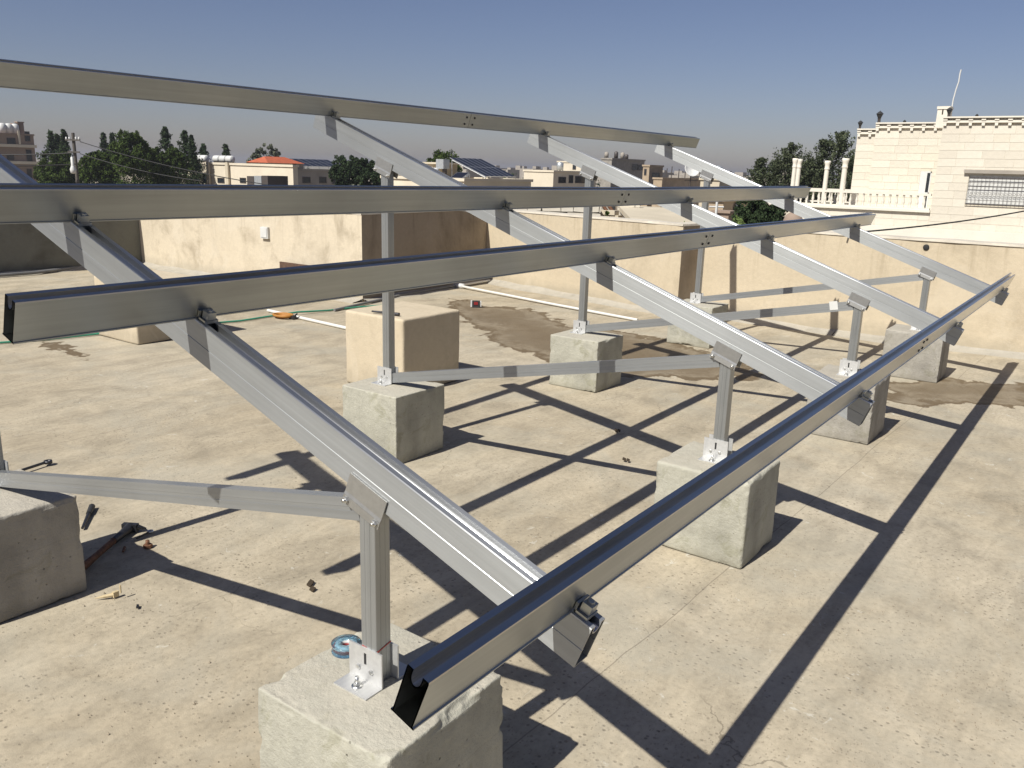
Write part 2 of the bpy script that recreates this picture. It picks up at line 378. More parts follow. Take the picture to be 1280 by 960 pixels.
def roof():
    st = .06; xs = np.arange(-9.2, 9.5, st); ys = np.arange(-7.1, 10.7, st)
    nx, ny = len(xs), len(ys); vs = []; damp = []
    bbs = [(min(p[0] for p in P)-.8, max(p[0] for p in P)+.8, min(p[1] for p in P)-.8, max(p[1] for p in P)+.8) for P in DAMP]
    for y in ys:
        for x in xs:
            vs.append((x, y, .006*noise.noise((x*.5, y*.5, 0))-.004)); d = -1
            for P, b in zip(DAMP, bbs):
                if b[0] < x < b[1] and b[2] < y < b[3]: d = max(d, sdist(x, y, P))
            damp.append(d)
    keep = [(-9.3, 10.6), (5.75, 10.6), (5.66, 5.98), (8.13, 5.98), (7.48, 2.82), (7.78, 2.74), (7.6, 1.0), (7.72, -7.2), (-9.3, -7.2)]
    fs = [(j*nx+i, j*nx+i+1, (j+1)*nx+i+1, (j+1)*nx+i) for j in range(ny-1) for i in range(nx-1) if xs[i] < 5.4 or inside(xs[i]+.03, ys[j]+.03, keep)]
    me = bpy.data.meshes.new('roof_floor'); me.from_pydata(vs, [], fs); me.polygons.foreach_set('use_smooth', [True]*len(fs))
    at = me.attributes.new('damp', 'FLOAT', 'POINT'); at.data.foreach_set('value', damp)
    me.materials.append(MATS['roof_screed']); o = bpy.data.objects.new('roof_floor', me); col.objects.link(o); reg(o, None, Matrix()); tag(o, kind='structure')
roof()
b = MB(); b.prism([(-9.1, -7.05), (7.75, -7.05), (7.82, 2.8), (8.15, 6.02), (5.80, 6.02), (5.80, 10.6), (-9.1, 10.6)], -6.99, -.03)
tag(b.build('roof_slab', 'cream_render'), kind='structure')
# cement fillet where the floor meets the wall
b = MB()
for (x1, y1), (x2, y2) in zip(WALL[:-1], WALL[1:]):
    d = Vector((x2-x1, y2-y1)).normalized(); n = Vector((d.y, -d.x)) * (-1 if False else 1)   # inward (towards -x / -y)
    N = max(2, int(math.hypot(x2-x1, y2-y1)/.12)); rows = []
    for i in range(N+1):
        t = i/N; x = x1+(x2-x1)*t; y = y1+(y2-y1)*t; wv = .13+.08*noise.noise((x*1.3, y*1.3, 4)); hv = .045+.03*noise.noise((x*2, y*2, 9))
        rows.append([(x-n.x*.01, y-n.y*.01, hv), (x+n.x*wv*.4, y+n.y*wv*.4, hv*.5), (x+n.x*wv, y+n.y*wv, .004), (x+n.x*(wv+.03), y+n.y*(wv+.03), -.012)])
    vs = [p for r in rows for p in r]
    b.add(vs, [(i*4+k, i*4+k+1, (i+1)*4+k+1, (i+1)*4+k) for i in range(N) for k in range(3)], True)
tag(b.build('cement_fillet', 'grey_concrete'), kind='structure')

# ------------------------------------------------------------------ PARAPET WALLS
def offset_poly(P, t):
    out = []
    for i, p in enumerate(P):
        ns = []
        if i > 0: d = (Vector(P[i])-Vector(P[i-1])).normalized(); ns.append(Vector((-d.y, d.x)))
        if i < len(P)-1: d = (Vector(P[i+1])-Vector(P[i])).normalized(); ns.append(Vector((-d.y, d.x)))
        if len(ns) == 1: m_ = ns[0]
        else:
            m_ = (ns[0]+ns[1]); m_ /= max(.3, m_.dot(ns[0]))
        out.append((p[0]+m_.x*t, p[1]+m_.y*t))
    return out
OUT = offset_poly(WALL, .22)
PL = [('dark_shaded_plaster', 'long shaded grey parapet wall at the back left of the roof'),
      ('pale_plaster', 'pale plastered parapet wall with the small white electrical box'),
      ('shaded_plaster', 'short shaded brown parapet wall facing the camera behind the tan plinth'),
      ('peach_plaster', 'sunlit peach parapet wall behind the white drain pipe'),
      ('shaded_plaster', 'narrow shaded step in the parapet wall behind a rear block'),
      ('peach_plaster', 'peach parapet wall on the right with tall rail shadows and a round drain hole'),
      ('peach_plaster', 'peach parapet wall on the right with a round drain hole')]
WH = .97
for i, (mt, lb) in enumerate(PL):
    a, b_ = Vector(WALL[i]), Vector(WALL[i+1]); c, d = Vector(OUT[i]), Vector(OUT[i+1])
    N = max(2, int((b_-a).length/.1)); M_ = 12; vs = []; fs = []
    if i != 6: root = empty('parapet_wall', ((a.x+b_.x)/2, (a.y+b_.y)/2, 0), lb, 'wall')
    def top(x):
        if i == 2 and x > 7.3: return WH-.15*((x-7.3)/.67)**1.5
        return WH
    nrm = Vector(((b_-a).y, -(b_-a).x)).normalized()
    for k in range(N+1):
        t = k/N; p = a.lerp(b_, t); q = c.lerp(d, t); hh = top(p.x)
        for j in range(M_+1):
            z = -.05+(hh+.05)*j/M_; e = .008*noise.noise((p.x*1.7, p.y*1.7, z*2.2)) if 0 < k < N else 0
            vs.append((p.x+nrm.x*e, p.y+nrm.y*e, z))
        vs.append((q.x, q.y, hh)); vs.append((q.x, q.y, -.05))
    r = M_+3
    for k in range(N):
        for j in range(r-1): fs.append((k*r+j, (k+1)*r+j, (k+1)*r+j+1, k*r+j+1))
    mb = MB(); mb.add(vs, fs); mb.add([vs[j] for j in range(r)], [tuple(range(r))]); mb.add([vs[N*r+j] for j in range(r)], [tuple(range(r-1, -1, -1))])
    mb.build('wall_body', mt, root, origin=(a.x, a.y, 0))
    cp = MB(); vs = []; N2 = max(3, int((b_-a).length/.08))
    for k in range(N2+1):
        t = k/N2; p = a.lerp(b_, t); q = c.lerp(d, t); hh = top(p.x); e = .006*noise.noise((p.x*5, p.y*5, 1)); zt = hh+.022+.006*noise.noise((p.x*4, p.y*4, 7))
        o1 = nrm*(.010+e)
        vs += [(p.x+o1.x, p.y+o1.y, hh+.001), (p.x+o1.x*.6, p.y+o1.y*.6, zt), (q.x-o1.x*.6, q.y-o1.y*.6, zt), (q.x-o1.x, q.y-o1.y, hh+.001)]
    cp.add(vs, [(k*4+j, (k+1)*4+j, (k+1)*4+j+1, k*4+j+1) for k in range(N2) for j in range(3)])
    cp.add(vs[:4], [(0, 1, 2, 3)]); cp.add(vs[-4:], [(3, 2, 1, 0)])
    cp.build('cap', 'wall_cap', root)
    if i == 6:
        p = GX(1158, 309, 7.47); p = Vector((7.45+.13*(1.0-p.y)/8, p.y, p.z))
        hb = MB(); hb.lathe(p+Vector((-.012, 0, 0)), [(.0, .002), (.022, 0), (.027, .004), (.027, .02)], 14, (1, 0, 0)); hb.build('drain_hole', 'recess_shade', root)  # black disc on the wall face, painted in place of the hole's shade
# electrical box on the pale wall
p = GX(329, 291, 5.5); fx = 5.5+.12*(p.y-5.72)/4.7
root = empty('electrical_box', (fx, p.y, p.z-.06), 'small white electrical box on the pale parapet wall', 'electrical box')
b = MB(); b.box((fx-.035, p.y-.07, p.z-.07), (fx+.01, p.y+.07, p.z+.07)); b.build('housing', 'white_plastic', root)
b = MB(); b.box((fx-.042, p.y-.055, p.z-.055), (fx-.035, p.y+.055, p.z+.055)); b.build('cover', 'white_sticker', root)

# ------------------------------------------------------------------ CAST BLOCKS
def block(cx, cy, sx, sy, h, label, mat='cast_concrete', seed=0, name='concrete_block', cat='concrete block', group='cast concrete footing blocks', rz=0, chip=1., rnd=.006, n=38, taper=.0):
    vs = []; idx = {}; fs = []
    def key(i, j, k): return (i, j, k)
    def vert(i, j, k):
        if (i, j, k) in idx: return idx[(i, j, k)]
        a, b_, c = (.5-.5*math.cos(math.pi*q/n) for q in (i, j, k)); a, b_, c = (.65*q+.35*p/n for q, p in ((a, i), (b_, j), (c, k))); x = (a-.5)*sx; y = (b_-.5)*sy; z = c*h
        # round the edges
        hx, hy = sx/2, sy/2; P = Vector((x, y, z-h/2)); B = Vector((hx-rnd, hy-rnd, h/2-rnd))
        Q = Vector((max(-B.x, min(B.x, P.x)), max(-B.y, min(B.y, P.y)), max(-B.z, min(B.z, P.z)))); D = P-Q
        if D.length > 1e-6 and (abs(D.x) > 0)+(abs(D.y) > 0)+(abs(D.z) > 0) > 1: P = Q+D.normalized()*min(D.length, rnd)
        # edge chips
        e = [min(hx-abs(P.x), .1), min(hy-abs(P.y), .1), min(h/2-abs(P.z), .1)]; e.sort(); near = max(0, 1-(e[0]+e[1])/.022)
        s3 = (cx*7.1+seed*3.3, cy*5.7, seed*1.9)
        nz = noise.noise((P.x*9+s3[0], P.y*9+s3[1], P.z*9+s3[2])); nz2 = noise.noise((P.x*38+s3[0], P.y*38+s3[1], P.z*38))
        c_ = P.copy(); L = c_.length
        amt = .0022*noise.noise((P.x*6+s3[0], P.y*6+s3[1], P.z*6+s3[2])) - near*chip*max(0, nz*.020+nz2*.007-.001)
        P = P+c_.normalized()*amt
        tz = (P.z+h/2)/h; P.x *= 1-taper*(tz-.5); P.y *= 1-taper*(tz-.5)
        v = (P.x, P.y, max(P.z+h/2, -.002)); idx[(i, j, k)] = len(vs); vs.append(v); return idx[(i, j, k)]
    for a in range(n):
        for b_ in range(n):
            fs.append((vert(a, b_, n), vert(a+1, b_, n), vert(a+1, b_+1, n), vert(a, b_+1, n)))
            fs.append((vert(a, 0, b_), vert(a+1, 0, b_), vert(a+1, 0, b_+1), vert(a, 0, b_+1)))
            fs.append((vert(a+1, n, b_), vert(a, n, b_), vert(a, n, b_+1), vert(a+1, n, b_+1)))
            fs.append((vert(0, a+1, b_), vert(0, a, b_), vert(0, a, b_+1), vert(0, a+1, b_+1)))
            fs.append((vert(n, a, b_), vert(n, a+1, b_), vert(n, a+1, b_+1), vert(n, a, b_+1)))
    mb = MB(); mb.add(vs, fs, name == 'plastered_plinth')
    o = mb.build(name, mat, M=Matrix.Translation((cx, cy, -.004)) @ Matrix.Rotation(rz, 4, 'Z')); return tag(o, label, cat, group)
XR = [0, 2.0, 4.0123, 6.0471]; YB = 1.9033
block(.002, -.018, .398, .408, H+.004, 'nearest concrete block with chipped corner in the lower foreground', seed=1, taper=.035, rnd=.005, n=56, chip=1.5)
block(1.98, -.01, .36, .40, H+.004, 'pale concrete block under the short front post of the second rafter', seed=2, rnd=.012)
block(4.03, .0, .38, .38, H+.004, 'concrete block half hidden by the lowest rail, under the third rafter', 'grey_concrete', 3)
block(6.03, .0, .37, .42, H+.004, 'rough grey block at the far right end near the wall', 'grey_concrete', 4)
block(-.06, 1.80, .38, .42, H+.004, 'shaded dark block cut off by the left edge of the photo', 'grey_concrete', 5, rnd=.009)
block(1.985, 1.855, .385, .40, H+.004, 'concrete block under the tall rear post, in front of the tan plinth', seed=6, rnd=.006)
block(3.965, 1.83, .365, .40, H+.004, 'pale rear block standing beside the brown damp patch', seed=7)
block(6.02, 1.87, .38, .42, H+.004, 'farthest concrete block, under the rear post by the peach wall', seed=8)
b1 = Vector(g2((573, 476))[0]); b2 = Vector(g2((443, 478))[0])
def plinth(cx, cy, sx, sy, h, label, seed, rz=0):
    return block(cx, cy, sx, sy, h, label, 'peach_plaster', seed, 'plastered_plinth', 'plinth', 'plastered plinths', rz, .3, .016, 34)
plinth(3.13, 2.86, .60, .56, .525, 'tan plastered plinth with a rod lying on top, in the middle of the roof', 11)
plinth(2.83, 5.63, .60, .62, .53, 'low tan plinth on the left, partly behind the two nearest rails', 12)

# ------------------------------------------------------------------ MOUNTING FRAME
T = .34879; ct, stt = math.cos(T), math.sin(T)
S = Vector((0, ct, stt)); N_ = Vector((0, -stt, ct)); X_ = Vector((1, 0, 0))
Z0 = 6.48569-7.27045+H
Y0 = -3.68899
def fp(x, s, n): return Vector((x, Y0+s*ct-n*stt, Z0+s*stt+n*ct))
frame = empty('mounting_frame', (3.0, .95, H), 'large silver aluminium frame for solar panels with four long rails over four sloping rafters', 'solar frame')
def ring(sec, t):
    n = len(sec); inn = []
    for i in range(n):
        p, a, c = Vector(sec[i]), Vector(sec[i-1]), Vector(sec[(i+1) % n])
        d1 = (p-a).normalized(); d2 = (c-p).normalized(); n1 = Vector((-d1.y, d1.x)); n2 = Vector((-d2.y, d2.x))
        m_ = n1+n2; m_ = m_/max(.35, m_.dot(n1)) if m_.length > .1 else n1
        inn.append(p+m_*t)
    return inn
def profile(name, sec, t, L, M, mat, parent, mat2=None, zcut=9.):
    """sec: counter-clockwise (y,z) loop; extruded along local X from 0 to L, hollow with wall t; ends stay open"""
    n = len(sec); inn = ring(sec, t); mb = MB(); vs = []
    for x in (0, L):
        for p in sec: vs.append((x, p[0], p[1]))
        for p in inn: vs.append((x, p[0], p[1]))
    fs = []
    for i in range(n):
        j = (i+1) % n
        fs += [(i, j, 2*n+j, 2*n+i)[::-1], (n+i, n+j, 3*n+j, 3*n+i), (i, j, n+j, n+i), (2*n+i, 2*n+j, 3*n+j, 3*n+i)[::-1]]
    mb.add(vs, fs); o = mb.build(name, mat, parent, M=M)
    if mat2:       # top faces take a separate metal with the sheen in its colour
        o.data.materials.append(MATS[mat2])
        for i in range(n):
            if min(sec[i][1], sec[(i+1) % n][1]) > zcut:
                for q in range(4): o.data.polygons[i*4+q].material_index = 1
    return o
def frameM(o, ex, ey, ez):
    M = Matrix((ex, ey, ez)).transposed().to_4x4(); M.translation = o; return M
WP, DP = .0415, .0948
def grooved(w, d, lipx=.003, fl=.0115, gd=.024, notch=None, x0=0.):
    """loop of a rail: bottom lips, webs, flanges and a U groove in the top. origin at the bottom left"""
    L = [(-lipx, 0), (w+lipx, 0), (w+lipx, .003), (w, .004)]
    if notch: L += [(w, d*notch-.0012), (w-.0014, d*notch), (w-.0014, d*notch+.0005), (w, d*notch+.0018)]
    L += [(w+.001, d-.003), (w, d), (w-fl, d), (w-fl, d-.010)]
    g0, g1 = w-fl, fl; cx = (g0+g1)/2; rx = (g0-g1)/2
    for k in range(0, 9):
        a = math.pi*k/8; L.append((cx+rx*math.cos(a)*(1), d-.011-(gd-.011)*math.sin(a)))
    L += [(fl, d-.010), (fl, d), (0, d), (-.001, d-.003)]
    if notch: L += [(0, d*notch+.0018), (.0014, d*notch+.0005), (.0014, d*notch), (0, d*notch-.0012)]
    L += [(0, .004), (-lipx, .003)]
    return L
RAIL_SEC = grooved(WP, DP)
pS = {'p1': 6.36844, 'p2': 5.14466, 'p3': 4.55023, 'p4': 3.36812}
rails = [('p1', -.47, 6.625, 3.13, -.000), ('p2', -.46, 6.485, 3.11, -.012), ('p3', -.4477, 6.534, 3.03, 0), ('p4', -.4481, 6.452, 3.01, 0)]
rl = {'p1': 'highest and rearmost rail', 'p2': 'second rail from the top, level across the photo', 'p3': 'third rail, its open end at the left edge', 'p4': 'lowest rail, running from the near block to the far right'}
PLt = .5*(1)
for k, x0, x1, xs, sag in rails:
    s0 = pS[k]; A = fp(x0, s0, 0); B = fp(x1, s0, 0); J = fp(xs, s0, 0)+Vector((0, 0, sag))
    for a, b_, first in ((A, J, True), (J, B, False)):
        d = (b_-a); L = d.length-.001; ex = d.normalized(); ez = (N_-ex*N_.dot(ex)).normalized(); ey = ez.cross(ex)
        if not first: a = a+ex*.0015
        o = profile('rail', RAIL_SEC, .0024, L, frameM(a, ex, ey, ez), 'aluminium', frame, 'rail_top_sheen', DP-.028); tag(o, rl[k])
        if not first:
            par = o
            for dx, dn in ((-.035, .025), (-.03, .068), (.03, .025), (.035, .068)):
                mb = MB(); mb.hexbolt((0, 0, 0), (0, 0, 1), .0065, .004)
                c = a+X_*(dx*1.2)+ez*dn-S*.0005
                mb.build('bolt', 'dark_steel', par, M=frameM(c, X_, ez, X_.cross(ez)))
            sp = MB(); sp.box((-.14, .004, .008), (.14, .0065, .075)); sp.build('splice_plate', 'aluminium', par, M=frameM(a, ex, ey, ez))
WR, DR = .0471, .0987
RAFT_SEC = [(y-WR/2, z) for y, z in grooved(WR, DR, .0, .0125, .02, .45)]
SLO, SHI = 3.31734, 6.478
rafters = []; proto = None
ral = ['nearest rafter, crossing the foreground', 'second rafter from the camera', 'third rafter from the camera', 'farthest rafter, beside the peach wall']
for i, x in enumerate(XR):
    M = frameM(fp(x, SLO, -DR), S, N_.cross(S), N_)
    o = profile('rafter', RAFT_SEC, .0028, SHI-SLO, M, 'aluminium_matte', frame, 'rafter_top_sheen', DR-.03) if i == 0 else inst(rafters[0], 'rafter', frame, M)
    tag(o, ral[i]); rafters.append(o)
    # clamps that hold the rails, on the downhill side
    for k in ('p1', 'p2', 'p3', 'p4'):
        s0 = pS[k]
        cb = MB()
        cb.obox(fp(x, s0-.016, .004), X_*.019, S*.0175, N_*.004)
        cb.obox(fp(x, s0-.0045, .013), X_*.019, S*.003, N_*.011)
        cb.obox(fp(x+.0, s0-.021, .018), X_*.012, S*.0105, N_*.0095)
        cb.hexbolt(fp(x, s0-.021, .027), N_, .0075, .005)
        M = frameM(fp(x, s0, 0), X_, S, N_)
        mi = M.inverted(); cb.v = [tuple(mi @ Vector(v)) for v in cb.v]
        cb.build('clamp', 'aluminium', o, M=M)
# posts
PW = .047
POST_SEC = []
hw = PW/2
for (ax, ay, bx, by) in ((-1, -1, 1, -1), (1, -1, 1, 1), (1, 1, -1, 1), (-1, 1, -1, -1)):
    a = Vector((ax, ay))*hw; b_ = Vector((bx, by))*hw; d = (b_-a); nn = Vector((-d.y, d.x)).normalized()
    POST_SEC.append(tuple(a+d*.03))
    for t0 in (.33, .67): POST_SEC += [tuple(a+d*(t0-.02)), tuple(a+d*t0+nn*.0013), tuple(a+d*(t0+.02))]
    POST_SEC.append(tuple(a+d*.97))
def post(x, y, i, front):
    ztop = Z0+((y-Y0)/ct)*stt-DR/ct-.002     # underside of the rafter above y
    ztop_low = fp(x, 0, 0).z
    Lh = (y-Y0)*stt/ct+Z0-DR/ct+hw*stt/ct*0 - H - .012
    o = profile('post', POST_SEC, .0022, Lh, frameM(Vector((x, y, H+.004)), Vector((0, 0, 1)), X_, Vector((0, 1, 0))), 'aluminium_matte', frame)
    if front and i == 0:
        mk = MB()
        for (p, q) in (((-hw-.0006, hw*.9), (-hw-.0006, -hw)), ((-hw, -hw-.0006), (hw, -hw-.0006))):
            a = Vector((x+p[0], y+p[1], H+.088)); c = Vector((x+q[0], y+q[1], H+.084 if p[0] == q[0] else H+.094))
            if p[0] != q[0]: a.z = H+.084
            d = c-a; mk.obox((a+c)/2, d/2, Vector((0, 0, .0014)), d.cross(Vector((0, 0, 1))).normalized()*.0005)
        mk.build('marker_line', 'red_marker', o)
    # two angle brackets at the foot
    for sg in (-1, 1):
        xb = x+sg*(hw+.0022); yo = y+.008
        br = MB()
        # upright with a vertical slot
        y0_, y1_ = yo-.052, yo+.052; zt = H+.088
        for (ya, yb, za, zb) in ((y0_, yo-.004, H+.004, zt), (yo+.004, y1_, H+.004, zt), (yo-.004, yo+.004, H+.004, H+.045), (yo-.004, yo+.004, H+.074, zt)):
            br.box((xb-.002, ya, za), (xb+.002, yb, zb))
        fx0, fx1 = sorted((xb, xb+sg*.052))
        br.box((fx0, y0_, H-.0005), (fx1, y1_, H+.0038))
        bo = br.build('base_bracket', 'aluminium_plate', o)
        # bolt, washer, and stamped recess: too small to split further
        bt = MB(); c = Vector((xb+sg*.028, yo, H+.0038))
        bt.lathe(c, [(0, 0), (.013, 0), (.013, .002), (0, .002)], 14); bt.hexbolt(c+Vector((0, 0, .002)), (0, 0, 1), .0085, .007, .022, .0045)
        for dz, dy in ((.024, -.02), (.024, .02)): bt.hexbolt((xb+sg*.002, yo+dy, H+dz+.01), (sg, 0, 0), .006, .004)
        bt.build('anchor_bolt', 'zinc_bolt', o)
        sl = MB(); sl.box((xb-.0004+sg*0, yo-.0036, H+.0452), (xb+.0004, yo+.0036, H+.0738)); sl.build('slot', 'recess_shade', o)  # dark sheet inside the slot, painted in place of its shade
    # saddle between rafter and post
    sA = (y-Y0)/ct+DR*math.tan(T)*0
    sc = (y - Y0 - .10*stt)/ct     # s such that the point at n=-.10 sits over y
    for sg in (-1, 1):
        pr = [(WR/2+.0034, -.068), (WR/2+.0040, -.114), (WR/2+.0062, -.122), (WR/2+.0062, -.142)]
        sd_ = MB(); hl = .058
        for (xa, na), (xb2, nb) in zip(pr[:-1], pr[1:]):
            a = fp(x+sg*xa, sc, na); c = fp(x+sg*xb2, sc, nb); d = c-a; th = d.cross(S).normalized()*.0016
            sd_.obox((a+c)/2, d/2, S*hl, th)
        ob = sd_.build('saddle_bracket', 'aluminium_saddle', o)
        for ds in (-.046, .046):
            bt = MB(); bt.hexbolt(fp(x+sg*(WR/2+.0074), sc+ds, -.131), (sg, 0, 0), .0078, .006, .012, .004)
            bt.build('saddle_bolt', 'zinc_bolt', o)
    return o
for i, x in enumerate(XR):
    post(x, 0, i, True); post(x, YB, i, False)
# low struts
STR_SEC = [(-.015, -.026), (.015, -.026), (.015, -.005), (.0142, -.0045), (.0142, .0045), (.015, .005), (.015, .026), (-.015, .026), (-.015, .005), (-.0142, .0045), (-.0142, -.0045), (-.015, -.005)]
for i, x in enumerate(XR):
    a = Vector((x, .030, .782)); b_ = Vector((x, YB-.028, .397)); d = b_-a; ex = d.normalized(); ez = X_.cross(ex); ez = ez if ez.z > 0 else -ez; ey = ez.cross(ex)
    o = profile('strut', STR_SEC, .002, d.length, frameM(a+X_*(-.006), ex, ey, ez), 'aluminium_matte', frame)
    if i == 2:
        c = GX(1042, 382, x-.0215-.001); st_ = MB()
        st_.obox(c, ex*.024, ez*.026, X_*.0006); st_.build('sticker', 'white_sticker', o)

# ------------------------------------------------------------------ SMALL THINGS ON THE ROOF
def G(u, v, z=0): return GZ(u, v, z)
def bar(name, uv0, uv1, r, mat, label, cat, z=.012, group=None, ext=None):
    a = G(*uv0, z); b_ = G(*uv1, z); mb = MB(); mb.tube([a, b_], r, 10)
    return tag(mb.build(name, mat), label, cat, group)
def pipe(name, pts, r, mat, label, cat, open_end=False):
    mb = MB(); mb.tube(pts, r, 10); o = tag(mb.build(name, mat), label, cat); return o
pipe('plastic_pipe', [G(335, 388, .016), G(437, 411, .016)], .016, 'white_pvc', 'white plastic pipe lying loose left of the tan plinth', 'pipe')
pipe('plastic_pipe', [G(436, 366, .016), G(454, 375, .016)], .018, 'white_pvc', 'short white pipe end at the foot of the shaded brown wall', 'pipe')
root = empty('drain_pipe', G(572, 358), 'long white drain pipe with a tee joint along the foot of the peach wall', 'pipe')
tp = G(573, 357, .03)
mb = MB(); mb.tube([tp, G(690, 380, .02), G(797, 400, .016)], .015, 10); mb.build('pipe_run', 'white_pvc', root)
mb = MB(); mb.tube([tp, G(612, 350.5, .03)], .016, 8); mb.build('pipe_branch', 'white_pvc', root)
mb = MB(); mb.lathe(tp-Vector((.0, .09, 0)), [(0, 0), (.033, 0), (.033, .16), (0, .16)], 12, (0, 1, 0)); mb.build('tee_joint', 'white_plastic', root)
mb = MB(); mb.tube([G(418, 387.5, .015), G(500, 369, .02), tp+Vector((-.03, .03, 0))], .015, 8); tag(mb.build('metal_pipe', 'grey_pipe'), 'thin grey metal pipe on the floor between the tan plinth and the tee joint', 'pipe')
mb = MB(); mb.tube([G(-40, 347, .03), G(40, 341, .03), G(108, 333, .03)], .022, 8); tag(mb.build('metal_pipe', 'grey_pipe'), 'grey pipe along the foot of the long shaded wall at the left', 'pipe')
hp = [G(-10, 429, .01), G(60, 424, .01), G(180, 411, .01), G(300, 401, .01), G(345, 394, .01), G(372, 390, .03), G(410, 388, .01), G(445, 384, .01), G(500, 380, .01)]
mb = MB(); mb.tube(hp, .009, 8); tag(mb.build('garden_hose', 'green_hose'), 'thin green hose running along the floor at the left', 'hose')
# orange ratchet strap bundle
c = G(356, 397, .0); root = empty('strap_bundle', c, 'orange strap bundle with a dark buckle beside the loose white pipe', 'strap')
mb = MB()
for k in range(3):
    r0 = .055+.018*k; mb.tube([c+Vector((math.cos(a)*r0*.9-.02, math.sin(a)*r0*1.25, .012+.009*k)) for a in np.linspace(0, 2*math.pi, 15)], .011, 6, False)
mb.build('strap', 'orange_strap', root)
mb = MB(); q = c+Vector((.0, -.12, .02)); mb.obox(q, (.02, 0, 0), (0, .035, 0), (0, 0, .016)); mb.tube([q+Vector((0, -.02, .01)), q+Vector((.01, -.06, .04))], .008, 6); mb.build('buckle', 'dark_steel', root)
# flattened dark cardboard by the wall
q0_, q1_ = GX(345, 333, 5.40), GX(400, 333, 5.36)
c = Vector((5.30, (q0_.y+q1_.y)/2, 0)); root = empty('cardboard_tray', c, 'crumpled dark brown tray lying at the foot of the pale wall', 'tray')
d = Vector((0, q1_.y-q0_.y, 0)); e = d.normalized(); p = Vector((-e.y, e.x, 0))
L = d.length/2
mb = MB(); mb.obox(c+Vector((0, 0, .02)), e*L, p*.17, (0, 0, .008)); mb.build('tray_base', 'cardboard', root)
mb = MB()
mb.obox(c+Vector((.16, 0, .175)), e*L*.98, (.012, 0, 0), (0, 0, .165)); mb.obox(c-e*L*.9+Vector((0, 0, .11)), e*.012, p*.14, Vector((0, 0, .10))-e*.02)
mb.obox(c-Vector((.15, 0, 0))+e*.1+Vector((0, 0, .07)), e*L*.75, p*.01+Vector((0, 0, .006)), Vector((0, 0, .04))+p*.02); mb.build('tray_side', 'cardboard', root)
# rod on the tan plinth
a = GZ(465, 389, .535); b_ = GZ(499, 393, .535); mb = MB(); mb.tube([a, b_], [.006, .012], 8); tag(mb.build('steel_rod', 'dark_steel'), 'short dark rod lying on top of the tan plinth', 'rod')
# red and white gadget
c = G(595, 384, 0); root = empty('tape_measure', c, 'small red and black tape measure standing on the damp patch', 'tape measure')
mb = MB(); mb.obox(c+Vector((0, 0, .036)), RT0*.042, (.0, 0, .036), FW.cross(UP0)*0+Vector((math.cos(YAW), math.sin(YAW), 0))*.03); mb.build('case', 'black_rubber', root)
mb = MB(); f_ = Vector((math.cos(YAW), math.sin(YAW), 0)); mb.obox(c-f_*.032+Vector((0, 0, .048)), RT0*.022, (0, 0, .016), f_*.003); mb.build('badge', 'red_plastic', root)
mb = MB(); mb.obox(c-RT0*.052+Vector((0, 0, .04)), RT0*.008, (0, 0, .035), f_*.02); mb.obox(c+RT0*.052+Vector((0, 0, .04)), RT0*.007, (0, 0, .03), f_*.02); mb.build('side_cheek', 'white_plastic', root)
# tools near the left block
a = G(2, 596, .02); b_ = G(60, 577, .02); root = empty('spanner', a, 'steel spanner lying behind the shaded block at the left edge', 'spanner')
mb = MB(); mb.tube([a, b_], .007, 6); mb.build('shank', 'dark_steel', root)
mb = MB(); mb.lathe(b_-Vector((0, 0, .008)), [(.010, 0), (.020, 0), (.020, .014), (.010, .014), (.010, 0)], 10); mb.build('ring_head', 'dark_steel', root)
a = G(100, 712, .02); b_ = G(142, 676, .02); c_ = G(163, 659, .02); root = empty('hammer', a, 'rusty hammer with a reddish wooden handle in the shadow of the left block', 'hammer')
mb = MB(); mb.tube([a, a.lerp(b_, .5), b_], [.016, .012, .013], 8); mb.build('handle', 'rusty_steel', root)
d = (c_-b_).normalized(); pz = Vector((-d.y, d.x, 0))
mb = MB(); mb.tube([b_, b_.lerp(c_, .6), c_], [.015, .017, .022], 8); mb.obox(c_+pz*.0, d*.012, pz*.032, (0, 0, .016)); mb.tube([c_-pz*.03+Vector((0, 0, .004)), c_-pz*.062+d*.012-Vector((0, 0, .008))], [.012, .004], 8); mb.build('head', 'dark_steel', root)
a = G(103, 660, .01); b_ = G(115, 633, .012); root = empty('chisel', a, 'short grey chisel lying beside the right edge of the shaded block', 'chisel')
mb = MB(); mb.tube([a, a.lerp(b_, .65)], [.006, .009], 8); mb.build('blade', 'dark_steel', root)
mb = MB(); mb.tube([a.lerp(b_, .65), b_], [.012, .014], 8); mb.build('handle', 'black_rubber', root)
a = G(171, 673, .008); b_ = G(188, 664, .008); root = empty('ring_bolt', a, 'small ring spanner beside the tip of the block shadow', 'spanner')
mb = MB(); mb.tube([a, b_], .004, 6); mb.build('shank', 'dark_steel', root)
mb = MB(); mb.tube([b_+Vector((.011*math.cos(t), .011*math.sin(t), 0)) for t in np.linspace(0, 2*math.pi, 9)], .0035, 6, False); mb.build('ring', 'zinc_bolt', root)
c = G(185, 684, 0); mb = MB(); mb.hexbolt(c, (0, 0, 1), .018, .012, .03, .008); tag(mb.build('loose_bolt', 'rusty_steel'), 'rusty bolt standing on its head in the left shadow', 'bolt')
c = G(155, 688, 0); mb = MB(); mb.tube([c+Vector((-.015, -.02, .006)), c+Vector((.01, .012, .006))], [.004, .006], 6); tag(mb.build('loose_bolt', 'rusty_steel'), 'small dark bolt lying flat within the left shadow', 'bolt')
